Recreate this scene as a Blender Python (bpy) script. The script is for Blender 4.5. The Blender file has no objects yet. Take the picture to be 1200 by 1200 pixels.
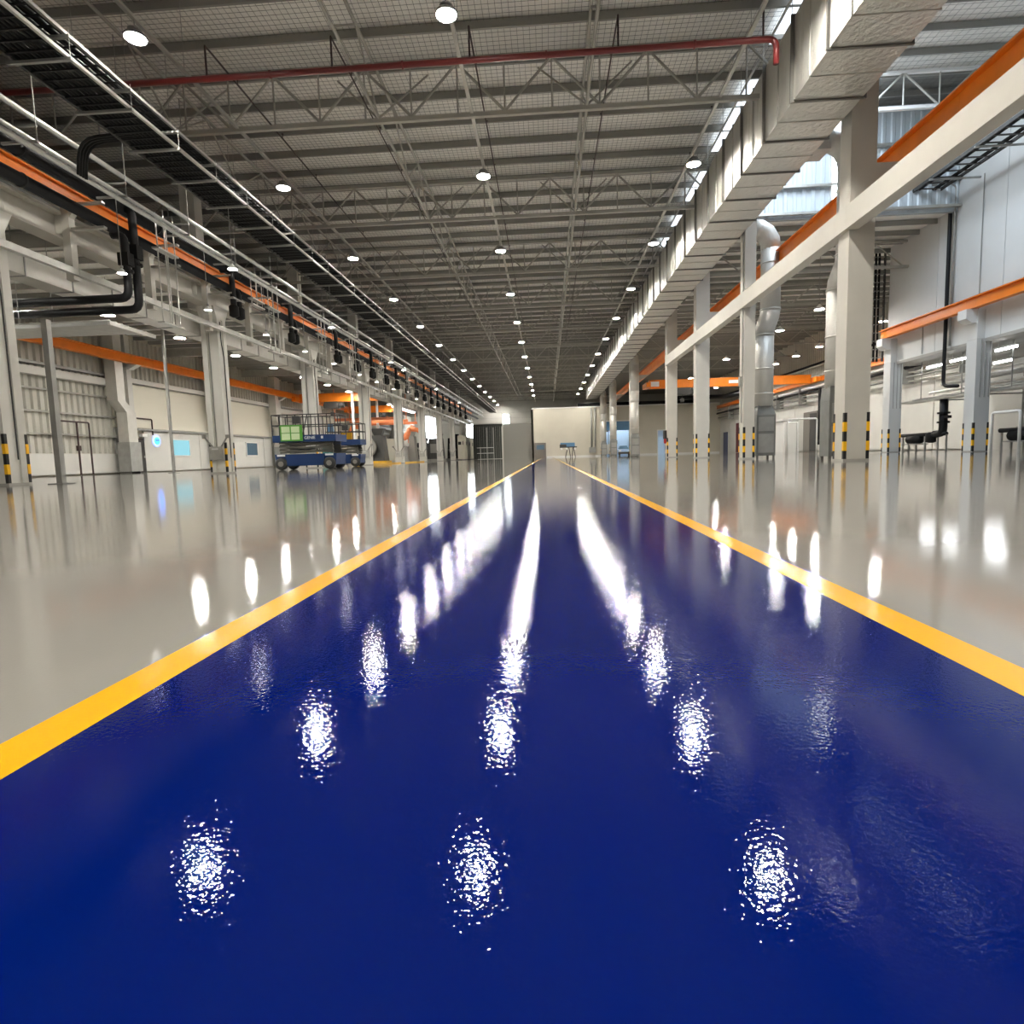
import bpy, math, random
from mathutils import Vector, Matrix
random.seed(7)
scene = bpy.context.scene
COL = scene.collection
PI = math.pi

# ------------------------------------------------------------------ camera
# X = right, Y = along the aisle, Z = up; metres
cam_d = bpy.data.cameras.new('camera'); cam = bpy.data.objects.new('camera', cam_d); COL.objects.link(cam)
cam_d.sensor_width = 36.0; cam_d.lens = 36.0 * 687.58 / 1200.0; cam_d.clip_start = 0.05; cam_d.clip_end = 400
_p, _y, _r = 0.0951, 0.0626, -0.0280          # pitch down, yaw left, roll
_f = Vector((-math.sin(_y) * math.cos(_p), math.cos(_y) * math.cos(_p), -math.sin(_p)))
_rt = Vector((math.cos(_y), math.sin(_y), 0)); _up = _rt.cross(_f)
_x = _rt * math.cos(_r) + _up * math.sin(_r); _u = _up * math.cos(_r) - _rt * math.sin(_r)
_m = Matrix((_x, _u, -_f)).transposed().to_4x4(); _m.translation = (0, 0, 0.42)
cam.matrix_world = _m
scene.camera = cam

# ------------------------------------------------------------------ world, exposure
w = bpy.data.worlds.new('daylight'); scene.world = w; w.use_nodes = True
w.node_tree.nodes['Background'].inputs[0].default_value = (0.76, 0.87, 1.0, 1)
w.node_tree.nodes['Background'].inputs[1].default_value = 11.0
vs = scene.view_settings
vs.view_transform = 'Standard'; vs.look = 'None'; vs.gamma = 1.0; vs.use_curve_mapping = False
vs.exposure = 0.6
LAMP = 500.0        # radiance of the high bay lenses
CONE = 430.0        # radiance of the side bay lamps
DAY = 9.0           # daylit panes
cy = scene.cycles
cy.use_denoising = True
cy.max_bounces = 7; cy.diffuse_bounces = 4; cy.glossy_bounces = 4
cy.sample_clamp_indirect = 6.0
cy.caustics_reflective = False; cy.caustics_refractive = False

# ------------------------------------------------------------------ materials
def srgb(r, g, b):
    f = lambda c: ((c / 255 + 0.055) / 1.055) ** 2.4 if c > 10 else c / 255 / 12.92
    return (f(r), f(g), f(b), 1)
MATS = {}
def mat(name, col, rough=0.5, metal=0.0, bump=None, vary=None, spec=0.5, emit=None, coat=0):
    """bump = (scale, distance, stretch-xyz); vary = (scale, amount)"""
    m = bpy.data.materials.new(name); m.use_nodes = True
    nt = m.node_tree; N = nt.nodes; L = nt.links
    b = N['Principled BSDF']
    b.inputs['Base Color'].default_value = col; b.inputs['Roughness'].default_value = rough
    b.inputs['Metallic'].default_value = metal; b.inputs['Specular IOR Level'].default_value = spec
    if coat: b.inputs['Coat Weight'].default_value = coat; b.inputs['Coat Roughness'].default_value = 0.05
    tc = N.new('ShaderNodeTexCoord')
    if vary:
        nz = N.new('ShaderNodeTexNoise'); nz.inputs['Scale'].default_value = vary[0]; nz.inputs['Detail'].default_value = 4
        L.new(tc.outputs['Object'], nz.inputs['Vector'])
        mx = N.new('ShaderNodeMix'); mx.data_type = 'RGBA'; mx.blend_type = 'MULTIPLY'
        rm = N.new('ShaderNodeMapRange'); rm.inputs[1].default_value = 0.3; rm.inputs[2].default_value = 0.7
        rm.inputs[3].default_value = 1 - vary[1]; rm.inputs[4].default_value = 1 + vary[1] * 0.4
        L.new(nz.outputs['Fac'], rm.inputs[0])
        mx.inputs[0].default_value = 1; mx.inputs[6].default_value = col
        L.new(rm.outputs[0], mx.inputs[7]); L.new(mx.outputs[2], b.inputs['Base Color'])
    if bump:
        nz = N.new('ShaderNodeTexNoise'); nz.inputs['Scale'].default_value = bump[0]; nz.inputs['Detail'].default_value = 2
        mp = N.new('ShaderNodeMapping'); mp.inputs['Scale'].default_value = bump[2] if len(bump) > 2 else (1, 1, 1)
        L.new(tc.outputs['Object'], mp.inputs['Vector']); L.new(mp.outputs[0], nz.inputs['Vector'])
        bp = N.new('ShaderNodeBump'); bp.inputs['Strength'].default_value = 1; bp.inputs['Distance'].default_value = bump[1]
        L.new(nz.outputs['Fac'], bp.inputs['Height']); L.new(bp.outputs[0], b.inputs['Normal'])
    if emit:
        b.inputs['Emission Color'].default_value = emit[0]; b.inputs['Emission Strength'].default_value = emit[1]
    MATS[name] = m
    return m
EPOXY = (125.0, 0.00030)
mat('grey_epoxy', (0.335, 0.317, 0.287, 1), 0.015, bump=(125.0, 0.00017), vary=(0.35, 0.06))
mat('blue_epoxy', (0.0, 0.0085, 0.135, 1), 0.012, bump=EPOXY, vary=(0.8, 0.12), spec=0.2)
mat('yellow_epoxy', srgb(255, 184, 0), 0.16, bump=EPOXY)
mat('concrete_white', (0.56, 0.54, 0.485, 1), 0.6, vary=(1.2, 0.06))
mat('concrete_brightened', (0.70, 0.685, 0.635, 1), 0.5, vary=(1.2, 0.05))  # same white concrete made paler, in place of more light on the left columns
mat('concrete_grey', (0.40, 0.385, 0.35, 1), 0.7, vary=(1.5, 0.08))
mat('wall_white', (0.62, 0.61, 0.57, 1), 0.55, vary=(0.7, 0.05))
mat('wall_cool', (0.66, 0.67, 0.655, 1), 0.55, vary=(0.7, 0.04))
mat('wall_beige', (0.58, 0.545, 0.455, 1), 0.6, vary=(0.6, 0.05))
mat('siding', (0.55, 0.535, 0.475, 1), 0.5, metal=0.1, vary=(0.9, 0.08))
mat('siding_pale', (0.60, 0.66, 0.70, 1), 0.45, metal=0.1)
mat('steel_paint', (0.42, 0.41, 0.37, 1), 0.5, metal=0.2, vary=(2.0, 0.1))
mat('purlin_steel', (0.30, 0.297, 0.275, 1), 0.45, metal=0.35)
mat('insulation_foil', (0.95, 0.935, 0.885, 1), 0.4, metal=0.12, bump=(4.0, 0.06))
mat('mesh_wire', (0.13, 0.125, 0.115, 1), 0.5, metal=0.5)
mat('duct_foil', (0.72, 0.71, 0.66, 1), 0.36, metal=0.7, bump=(6.5, 0.045, (1, 1, 0.13)))
mat('duct_plain', (0.62, 0.605, 0.56, 1), 0.42, metal=0.35, bump=(3.0, 0.004), vary=(2, .08))
mat('duct_wrap', (0.60, 0.59, 0.55, 1), 0.5, metal=0.4, bump=(6.0, 0.02, (1, 1, .5)), vary=(2, .08))
mat('lens_small', (1, 1, 1, 1), 0.4, emit=((1.0, 0.97, 0.90, 1), 45.0))
mat('galvanised', (0.55, 0.545, 0.51, 1), 0.36, metal=0.7, vary=(4.0, 0.12))
mat('galv_dark', (0.22, 0.225, 0.215, 1), 0.5, metal=0.4, vary=(3, .12))
mat('galv_dull', (0.36, 0.36, 0.34, 1), 0.5, metal=0.4, vary=(3, 0.12))
mat('flange_dark', (0.20, 0.195, 0.18, 1), 0.45, metal=0.5)
mat('orange_paint', (0.86, 0.235, 0.015, 1), 0.35, vary=(1.5, 0.1))
mat('red_pipe', (0.13, 0.012, 0.012, 1), 0.4)
mat('dark_pipe', (0.035, 0.015, 0.014, 1), 0.45)
mat('black_rubber', (0.008, 0.008, 0.008, 1), 0.6, spec=0.25)
mat('black_foam', (0.007, 0.007, 0.008, 1), 0.5, spec=0.3)
mat('guard_black', (0.015, 0.015, 0.016, 1), 0.5)
mat('guard_yellow', srgb(250, 190, 20), 0.5)
mat('lift_blue', (0.008, 0.04, 0.15, 1), 0.35)
mat('lift_dark', (0.035, 0.035, 0.036, 1), 0.5)
mat('scissor_grey', (0.10, 0.10, 0.085, 1), 0.5)
mat('poster_green', srgb(90, 165, 60), 0.5)
mat('poster_pale', srgb(215, 235, 190), 0.5)
mat('white_paint', (0.75, 0.75, 0.73, 1), 0.4)
mat('white_letters', (0.85, 0.87, 0.9, 1), 0.5)
mat('cabinet_cream', (0.70, 0.665, 0.56, 1), 0.5)
mat('panel_grey', (0.26, 0.255, 0.235, 1), 0.55)
mat('door_brown', (0.16, 0.145, 0.125, 1), 0.5)
mat('door_dark', (0.03, 0.028, 0.026, 1), 0.5)
mat('door_blue', (0.05, 0.06, 0.13, 1), 0.5)
mat('door_maroon', (0.10, 0.012, 0.02, 1), 0.5)
mat('curtain_dark', (0.022, 0.026, 0.022, 1), 0.6)
mat('blue_sheet', (0.42, 0.60, 0.85, 1), 0.5)
mat('blue_deep', (0.10, 0.24, 0.42, 1), 0.5)
mat('glass_cyan', (0.10, 0.25, 0.3, 1), 0.15, emit=((0.32, 0.66, 0.78, 1), 0.5))
mat('sign_blue', (0.02, 0.15, 0.6, 1), 0.4, emit=((0.03, 0.22, 1.0, 1), 3.0))
mat('sign_halo', (0.4, 0.5, 0.8, 1), 0.4, emit=((0.35, 0.45, 1.0, 1), 0.9))
mat('pane_glass', (0.08, 0.14, 0.20, 1), 0.08)
mat('robot_orange', (0.75, 0.22, 0.08, 1), 0.45)
mat('machine_dark', (0.05, 0.048, 0.045, 1), 0.5)
mat('machine_grey', (0.25, 0.24, 0.22, 1), 0.5)
mat('machine_teal', (0.05, 0.2, 0.2, 1), 0.5)
mat('dull_yellow', srgb(215, 165, 30), 0.5)
mat('red_paint', (0.5, 0.02, 0.015, 1), 0.45)
mat('roof_deck', (0.2, 0.2, 0.19, 1), 0.7)
mat('lens_warm', (1, 1, 1, 1), 0.4, emit=((1.0, 0.955, 0.87, 1), LAMP))
mat('lens_cone', (1, 1, 1, 1), 0.4, emit=((1.0, 0.97, 0.90, 1), CONE))
mat('tube_white', (1, 1, 1, 1), 0.4, emit=((0.95, 0.98, 1.0, 1), 14.0))
mat('daylight_pane', (0.8, 0.85, 0.9, 1), 0.3, emit=((0.90, 0.96, 1.0, 1), DAY))
mat('rooflight_pane', (0.8, 0.85, 0.9, 1), 0.3, emit=((0.82, 0.90, 1.0, 1), 1.3))
mat('strip_glow', (1, 1, 1, 1), 0.4, emit=((0.95, 0.98, 1.0, 1), 5.0))
mat('reflector_white', (0.85, 0.85, 0.82, 1), 0.4)
mat('lamp_grey', (0.30, 0.30, 0.29, 1), 0.4, metal=0.4)

# ------------------------------------------------------------------ mesh helpers
class MB:
    def __init__(s): s.v = []; s.f = []
    def add(s, v, f):
        n = len(s.v); s.v += [tuple(p) for p in v]; s.f += [tuple(i + n for i in q) for q in f]; return s
    def box(s, x0, x1, y0, y1, z0, z1):
        return s.add([(x0, y0, z0), (x1, y0, z0), (x1, y1, z0), (x0, y1, z0), (x0, y0, z1), (x1, y0, z1), (x1, y1, z1), (x0, y1, z1)],
                     [(3, 2, 1, 0), (4, 5, 6, 7), (0, 1, 5, 4), (1, 2, 6, 5), (2, 3, 7, 6), (3, 0, 4, 7)])
    def hexa(s, b, t): # bottom 4, top 4 points
        return s.add(list(b) + list(t), [(3, 2, 1, 0), (4, 5, 6, 7), (0, 1, 5, 4), (1, 2, 6, 5), (2, 3, 7, 6), (3, 0, 4, 7)])
    def path(s, pts, r, n=8, cap=True, radii=None):
        pts = [Vector(p) for p in pts]; rings = []
        for i, p in enumerate(pts):
            a = pts[max(i - 1, 0)]; b = pts[min(i + 1, len(pts) - 1)]
            t = (b - a).normalized(); ref = Vector((0, 0, 1)) if abs(t.z) < 0.95 else Vector((1, 0, 0))
            if i and 0 < i < len(pts) - 1: pass
            u = t.cross(ref).normalized(); v = u.cross(t)
            if i and rings:
                pu = rings[-1][1]; u = (pu - t * pu.dot(t)).normalized(); v = u.cross(t)
            rings.append((p, u, v))
        vs_ = []; fs = []
        for i, (p, u, v) in enumerate(rings):
            rr = radii[i] if radii else r
            for k in range(n):
                a = 2 * PI * k / n + (PI / 4 if n == 4 else 0)
                vs_.append(p + u * (rr * math.cos(a)) + v * (rr * math.sin(a)))
        for i in range(len(rings) - 1):
            for k in range(n):
                fs.append((i * n + k, i * n + (k + 1) % n, (i + 1) * n + (k + 1) % n, (i + 1) * n + k))
        if cap:
            fs.append(tuple(range(n))[::-1]); fs.append(tuple((len(rings) - 1) * n + k for k in range(n)))
        return s.add(vs_, fs)
    def bar(s, a, b, r, n=4): return s.path([a, b], r, n)
    def bend(s, pts, r, rad, n=8, seg=4): # path with rounded corners
        pts = [Vector(p) for p in pts]; out = [pts[0]]
        for i in range(1, len(pts) - 1):
            a = (pts[i - 1] - pts[i]).normalized(); b = (pts[i + 1] - pts[i]).normalized()
            p0 = pts[i] + a * rad; p2 = pts[i] + b * rad
            for k in range(seg + 1):
                t = k / seg; out.append(p0 * (1 - t) ** 2 + pts[i] * 2 * t * (1 - t) + p2 * t * t)
        out.append(pts[-1]); return s.path(out, r, n)
    def lathe(s, prof, n=12, c=(0, 0, 0), cap=True): # profile [(r,z)] around Z
        vs_ = []; fs = []
        for r, z in prof:
            for k in range(n):
                a = 2 * PI * k / n; vs_.append((c[0] + r * math.cos(a), c[1] + r * math.sin(a), c[2] + z))
        for i in range(len(prof) - 1):
            for k in range(n): fs.append((i * n + k, i * n + (k + 1) % n, (i + 1) * n + (k + 1) % n, (i + 1) * n + k))
        if cap: fs.append(tuple(range(n))[::-1]); fs.append(tuple((len(prof) - 1) * n + k for k in range(n)))
        return s.add(vs_, fs)
    def prism(s, poly, axis, a, b): # poly of 2D points extruded along axis from a to b
        n = len(poly); P = (lambda p, t: (t, p[0], p[1])) if axis == 'x' else (lambda p, t: (p[0], t, p[1])) if axis == 'y' else (lambda p, t: (p[0], p[1], t))
        v = [P(p, a) for p in poly] + [P(p, b) for p in poly]
        return s.add(v, [(i, (i + 1) % n, n + (i + 1) % n, n + i) for i in range(n)] + [tuple(range(n))[::-1], tuple(range(n, 2 * n))])
    def sheet(s, prof, axis, a, b): # open profile
        n = len(prof); P = (lambda p, t: (t, p[0], p[1])) if axis == 'x' else (lambda p, t: (p[0], t, p[1])) if axis == 'y' else (lambda p, t: (p[0], p[1], t))
        return s.add([P(p, a) for p in prof] + [P(p, b) for p in prof], [(i, i + 1, n + i + 1, n + i) for i in range(n - 1)])
    def mesh(s, name, m, smooth=False):
        me = bpy.data.meshes.new(name); me.from_pydata(s.v, [], s.f); me.materials.append(MATS[m])
        if smooth: me.polygons.foreach_set('use_smooth', [True] * len(me.polygons))
        me.update(); return me
def put(name, me, parent=None, loc=(0, 0, 0), rot=(0, 0, 0), sc=(1, 1, 1), label=None):
    o = bpy.data.objects.new(name, me); COL.objects.link(o)
    o.parent = parent; o.location = loc; o.rotation_euler = rot; o.scale = sc
    if label: o['label'] = label
    return o
def O(name, mb, m, parent=None, smooth=False, label=None):
    """mesh in world coordinates; shifted into its parent's (translated, unrotated) space"""
    o = put(name, mb.mesh(name, m, smooth), parent, label=label)
    if parent is not None:
        t = Vector((0, 0, 0)); q = parent
        while q is not None: t += Vector(q.location); q = q.parent
        o.location = -t
    return o
def thing(name, label, cat, loc=(0, 0, 0), group=None, rz=0):
    o = bpy.data.objects.new(name, None); COL.objects.link(o); o.location = loc; o.rotation_euler = (0, 0, rz)
    o.empty_display_size = 0.2
    return tag(o, label, cat, group)
def tag(o, label, cat, group=None):
    o['label'] = label; o['category'] = cat; o['kind'] = 'thing'
    if group: o['group'] = group
    return o
def struct(o): o['kind'] = 'structure'; return o
def stuff(o): o['kind'] = 'stuff'; return o
def between(name, me, parent, a, b, label=None):
    """a unit bar along +Z (length 1) stretched from a to b, in parent space"""
    a = Vector(a); b = Vector(b); d = b - a
    return put(name, me, parent, a, d.to_track_quat('Z', 'Y').to_euler(), (1, 1, d.length), label)
def unit_bar(r, m, n=4): return MB().path([(0, 0, 0), (0, 0, 1)], r, n).mesh('bar', m, n > 6)
def clone(o, parent=None, name=None):
    c = o.copy(); COL.objects.link(c); c.parent = parent
    for ch in list(o.children): clone(ch, c)
    return c
ORD = 'first second third fourth fifth sixth seventh eighth ninth tenth eleventh twelfth thirteenth fourteenth fifteenth sixteenth seventeenth eighteenth nineteenth twentieth twenty-first twenty-second twenty-third twenty-fourth twenty-fifth twenty-sixth twenty-seventh'.split()
def text(name, s, size, m, parent, loc, rot, label=None):
    c = bpy.data.curves.new(name, 'FONT'); c.body = s; c.size = size; c.extrude = 0.004; c.align_x = 'CENTER'; c.align_y = 'CENTER'
    c.materials.append(MATS[m]); q = bpy.data.objects.new(name, c); me = bpy.data.meshes.new_from_object(q); bpy.data.objects.remove(q)
    o = bpy.data.objects.new(name, me); COL.objects.link(o); o.parent = parent; o.location = loc; o.rotation_euler = rot
    if label: o['label'] = label
    return o

Y0, Y1 = -9.0, 122.0
# ================================================================== FLOOR
floor = struct(O('floor', MB().box(-29, 31, Y0, Y1 + 2, -0.3, 0), 'grey_epoxy'))
O('blue_walkway', MB().box(-0.752, 0.777, Y0, 97.9, -0.01, 0.0012), 'blue_epoxy', floor, label='glossy royal blue walkway coating')
for x0, x1 in ((-0.848, -0.752), (0.777, 0.873)):
    O('yellow_line', MB().box(x0, x1, Y0, 97.9, -0.01, 0.0016), 'yellow_epoxy', floor, label='yellow edge line of the blue walkway')

# ================================================================== CEILINGS
def purlin_mesh(x0, x1, h=0.26, m='purlin_steel'):
    return MB().prism([(-0.035, 0), (0.035, 0), (0.035, 0.02), (-0.022, 0.02), (-0.022, h - 0.015), (0.035, h - 0.015), (0.035, h), (-0.035, h)], 'x', x0, x1).mesh('purlin', m)
def strip_mesh(x0, x1, sp, sag, m='insulation_foil'):
    nx = max(2, int((x1 - x0) / 1.6)); ny = 6; v = []; f = []
    for i in range(nx + 1):
        for j in range(ny + 1):
            t = j / ny; z = -sag * math.sin(PI * t) * (0.8 + 0.4 * random.random())
            v.append((x0 + (x1 - x0) * i / nx, sp * t, z))
    for i in range(nx):
        for j in range(ny):
            a = i * (ny + 1) + j; f.append((a, a + 1, a + ny + 2, a + ny + 1))
    return MB().add(v, f).mesh('insulation_strip', m, True)
def roof(name, x0, x1, y0, y1, z, sp, phase, mesh_pitch=None):
    c = struct(O(name, MB().box(x0, x1, y0, y1, z + 0.30, z + 0.42), 'roof_deck'))
    pm = purlin_mesh(x0 + .02, x1 - .02); sms = [strip_mesh(x0 + .02, x1 - .02, sp, 0.045) for _ in range(3)]
    y = phase + math.ceil((y0 - phase) / sp) * sp; k = 0
    while y < y1 - 0.05:
        put('purlin', pm, c, (0, y, z)); 
        if y + sp <= y1: put('insulation_strip', sms[k % 3], c, (0, y, z + 0.275))
        y += sp; k += 1
    if mesh_pitch:
        g = MB(); zz = z + 0.205; x = x0 + .1
        while x < x1 - .05: g.bar((x, y0, zz), (x, y1, zz), 0.0055, 3); x += mesh_pitch
        y = y0 + .05
        while y < y1: g.bar((x0, y, zz + .008), (x1, y, zz + .008), 0.0055, 3); y += mesh_pitch
        stuff(O('safety_mesh', g, 'mesh_wire', c, label='dark wire safety mesh under the insulation'))
    return c
roof('ceiling', -20.5, 9.5, Y0, Y1, 12.96, 1.625, 18.5, 0.19)
roof('ceiling', 9.5, 21.4, Y0, 20.0, 16.9, 1.5, 17.2, 0.3)
roof('ceiling', 15.0, 21.4, 20.0, 29.5, 16.9, 1.5, 17.2, 0.3)
roof('ceiling', 9.5, 21.4, 29.5, 32.0, 16.9, 1.5, 17.2, 0.3)
rl = struct(O('window_41', MB().box(9.5, 10.0, 20, 29.5, 16.9, 17.3).box(14.9, 15.0, 20, 29.5, 16.9, 17.3), 'white_paint'))  # unseen roof opening added behind the duct to daylight the right wall
for k in range(5): O('added_rooflight_bar', MB().box(10.0, 14.9, 21.2 + k * 1.8, 21.3 + k * 1.8, 16.95, 17.15), 'white_paint', rl)
roof('ceiling', 9.5, 31, 32.0, Y1, 12.0, 1.5, 17.08)
roof('ceiling', -29, -16.7, Y0, Y1, 9.0, 1.5, 17.0)

rl = struct(O('window_40', MB().box(7.08, 7.14, 15, 44, 12.9, 12.96).box(8.4, 8.46, 15, 44, 12.9, 12.96), 'white_paint'))
for k in (1, 2, 4, 5, 6, 8, 9, 11, 13): O('pane', MB().box(7.15, 8.39, 15.35 + k * 1.625, 16.75 + k * 1.625, 12.93, 12.955), 'rooflight_pane', rl, label='daylit roof light pane')

# ================================================================== OUTER WALLS
def rib_profile(length, pitch=0.46, d=0.13):
    p = []; t = 0.0
    while t < length - 0.01:
        for dt, o in ((0, 0), (0.22, 0), (0.27, d), (0.41, d)):
            if t + dt <= length: p.append((t + dt, o))
        t += pitch
    p.append((length, 0)); return p
def siding(name, parent, face, at, a0, a1, z0, z1, m='siding', d=0.13):
    """corrugated cladding: face 'x+' looks towards +X (profile runs along Y) ; 'x-' ; 'y-' looks towards the camera"""
    pr = rib_profile(a1 - a0, d=d)
    if face == 'x+': prof = [(at + o, a0 + t) for t, o in pr]
    elif face == 'x-': prof = [(at - o, a0 + t) for t, o in pr]
    else: prof = [(a0 + t, at - o) for t, o in pr]
    return O(name, MB().sheet(prof, 'z', z0, z1), m, parent)

wl = struct(O('wall_left', MB().box(-29, -28.12, Y0, Y1, 0, 9.3), 'wall_beige'))
struct(O('wall_left_upper', MB().box(-20.7, -20.5, Y0, Y1, 9.42, 13.4), 'wall_beige'))
LB = [-6.5, 4.5, 15.2, 26.0, 36.8, 47.6, 58.6, 69.8, 81.2, 92.6, 104.0, 115.5]   # left wall bay lines
for i in range(len(LB) - 1):
    a, b = LB[i], LB[i + 1]
    if i in (0, 1, 2, 3, 6, 9):
        siding('siding_panel', wl, 'x+', -28.1, a, b, 1.3, 9.0)
        O('lower_panel', MB().box(-28.12, -27.93, a + .02, b - .02, 0.08, 1.28), 'wall_white', wl)
        for z in (2.38, 3.62, 4.85):
            O('girt', MB().box(-28.0, -27.8, a, b, z - .05, z + .05), 'steel_paint', wl)
        O('girder', MB().box(-28.0, -27.6, a, b, 5.55, 5.98), 'wall_white', wl, label='white horizontal wall girder')
        O('girt', MB().box(-28.0, -27.7, a, b, 6.15, 6.3), 'galv_dull', wl)
    else:
        siding('siding_panel', wl, 'x+', -28.1, a, b, 6.4, 9.0)
        O('girder', MB().box(-28.1, -27.6, a, b, 6.0, 6.3), 'wall_white', wl, label='white horizontal wall girder')
        O('wall_panel', MB().box(-28.12, -27.95, a + .05, b - .05, 3.05, 5.95), 'cabinet_cream', wl)
        O('head_rail', MB().box(-28.1, -27.8, a + 2, b - .3, 2.88, 3.0), 'galv_dull', wl)
        O('wall_panel', MB().box(-28.12, -27.98, a + .05, a + 1.9, 0.06, 3.0), 'wall_white', wl)
        O('wall_panel', MB().box(-28.12, -27.98, a + 2.75, a + 9.2, 0.06, 2.86), 'wall_white', wl)
        O('wall_panel', MB().box(-28.12, -27.98, a + 9.25, b - .05, 0.06, 3.0), 'wall_white', wl)
        d = struct(O('door_%d' % (i + 1), MB().box(-28.14, -27.97, a + 1.95, a + 2.7, 0.0, 2.35), 'door_dark'))
        O('door_handle', MB().box(-27.97, -27.92, a + 2.55, a + 2.62, 1.0, 1.15), 'galvanised', d)
        wn = struct(O('window_%d' % (i + 1), MB().box(-27.98, -27.9, a + 5.7, a + 5.8, 1.1, 2.4).box(-27.98, -27.9, a + 7.8, a + 7.9, 1.1, 2.4)
              .box(-27.98, -27.9, a + 5.8, a + 7.8, 1.1, 1.18).box(-27.98, -27.9, a + 5.8, a + 7.8, 2.32, 2.4), 'white_paint'))
        O('pane', MB().box(-27.97, -27.93, a + 5.8, a + 7.8, 1.18, 2.32), 'glass_cyan' if i == 4 else 'pane_glass', wn)
    # wall column at each bay line, with corbel
    O('wall_column', MB().box(-28.1, -27.35, a + .7, a + 1.15, 0, 9.0), 'wall_white', wl)
    O('corbel', MB().hexa([(-27.4, a + .7, 6.75), (-27.2, a + .7, 6.75), (-27.2, a + 1.15, 6.75), (-27.4, a + 1.15, 6.75)],
                          [(-27.4, a + .7, 7.08), (-26.6, a + .7, 7.04), (-26.6, a + 1.15, 7.04), (-27.4, a + 1.15, 7.08)]), 'white_paint', wl)

wr = struct(O('wall_right', MB().box(28.1, 29, 37.8, Y1, 0, 12.4), 'wall_white'))
siding('siding_panel', wr, 'x-', 28.08, 38, 97, 7.9, 12.2)
for k in range(12):
    O('wall_panel', MB().box(27.98, 28.12, 40 + k * 4.8, 40 + k * 4.8 + 4.72, 0.08, 5.6), 'wall_white', wr)
wu = struct(O('wall_right_upper', MB().box(20.95, 21.4, Y0, 37.8, 5.35, 17.2), 'wall_cool'))
def portal(name, loc, rot, sx, sy):
    l = bpy.data.lights.new(name, 'AREA'); l.shape = 'RECTANGLE'; l.size = sx; l.size_y = sy; l.cycles.is_portal = True
    o = bpy.data.objects.new(name, l); COL.objects.link(o); o.location = loc; o.rotation_euler = rot
portal('added_rooflight_portal', (12.45, 24.75, 17.32), (0, 0, 0), 4.9, 9.5)  # guides sky light through the added roof opening
y = 1.2
while y < 37:
    O('wall_panel', MB().box(20.8, 20.96, y, min(y + 4.57, 37.8), 7.35, 17.0), 'wall_cool', wu)
    O('wall_panel', MB().box(20.8, 20.96, y, min(y + 4.57, 37.8), 5.35, 7.33), 'wall_cool', wu)
    y += 4.6
struct(O('wall_room_back', MB().box(27, 27.3, Y0, 37.8, 0, 5.4), 'wall_white'))
struct(O('ceiling_room', MB().box(20.8, 27.3, Y0, 37.8, 5.2, 5.35), 'concrete_grey'))
struct(O('wall_right_end', MB().box(21.0, 28.5, 37.8, 38.1, 5.35, 12.3), 'wall_white'))
struct(O('wall_fascia', MB().box(9.5, 9.7, Y0, 32, 12.0, 17.2).box(9.5, 9.7, 32, Y1, 12.2, 13.3), 'wall_cool'))
wc = struct(O('wall_clerestory', MB().box(9.7, 14.6, 32.0, 32.2, 12.0, 17.25).box(15.3, 20.95, 32.0, 32.2, 12.0, 17.25).box(14.6, 15.3, 32.0, 32.2, 12.0, 12.5).box(14.6, 15.3, 32., 32.2, 16.6, 17.25), 'siding_pale'))
siding('siding_panel', wc, 'y-', 31.98, 9.7, 14.55, 12.1, 16.85, 'siding_pale', .05)
siding('siding_panel', wc, 'y-', 31.98, 15.35, 20.8, 12.1, 16.85, 'siding_pale', .05)
for z in (12.15, 13.45, 15.2):
    O('girt', MB().box(9.7, 20.8, 31.7, 31.9, z, z + .12), 'galvanised', wc)
ws = struct(O('window_20', MB().box(14.52, 14.6, 31.88, 32.1, 12.5, 16.6).box(15.3, 15.38, 31.88, 32.1, 12.5, 16.6).box(14.6, 15.3, 31.9, 32.1, 14.5, 14.58), 'white_paint'))
O('pane', MB().box(14.6, 15.3, 32.02, 32.06, 12.5, 16.6), 'daylight_pane', ws)
# wall behind the camera
struct(O('wall_rear', MB().box(-29, 31, Y0 - .3, Y0, 0, 17.3), 'wall_white'))
struct(O('wall_side', MB().box(30.7, 31, Y0, 37.8, 0, 5.6), 'wall_white'))
# far end wall
we = struct(O('wall_end', MB().box(-29, -25.2, Y1, Y1 + .3, 0, 13.4).box(-22.4, -16.6, Y1, Y1 + .3, 0, 13.4).box(-15.2, -9.0, Y1, Y1 + .3, 0, 13.4).box(-7.7, 31, Y1, Y1 + .3, 0, 13.4)
     .box(-25.2, -22.4, Y1, Y1 + .3, 0, 2.6).box(-25.2, -22.4, Y1, Y1 + .3, 9.2, 13.4).box(-16.6, -15.2, Y1, Y1 + .3, 0, 4.4).box(-16.6, -15.2, Y1, Y1 + .3, 7.2, 13.4)
     .box(-9.0, -7.7, Y1, Y1 + .3, 0, 6.0).box(-9.0, -7.7, Y1, Y1 + .3, 9.0, 13.4), 'wall_white'))
for z in (7.2, 8.2, 9.3):
    O('girt', MB().box(-22, -9.1, Y1 - .1, Y1, z, z + .1), 'galvanised', we)
    O('girt', MB().box(-7.6, -2.5, Y1 - .1, Y1, z, z + .1), 'galvanised', we)
for n, (a, b, z0, z1) in enumerate(((-25.2, -22.4, 2.6, 9.2), (-16.6, -15.2, 4.4, 7.2), (-9.0, -7.7, 6.0, 9.0))):
    wn = struct(O('window_%d' % (21 + n), MB().box(a, b, Y1 - .05, Y1 + .05, z0 - .1, z0).box(a, b, Y1 - .05, Y1 + .05, z1, z1 + .1), 'white_paint'))
    O('pane', MB().box(a, b, Y1 + .1, Y1 + .14, z0, z1), 'daylight_pane', wn)

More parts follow.
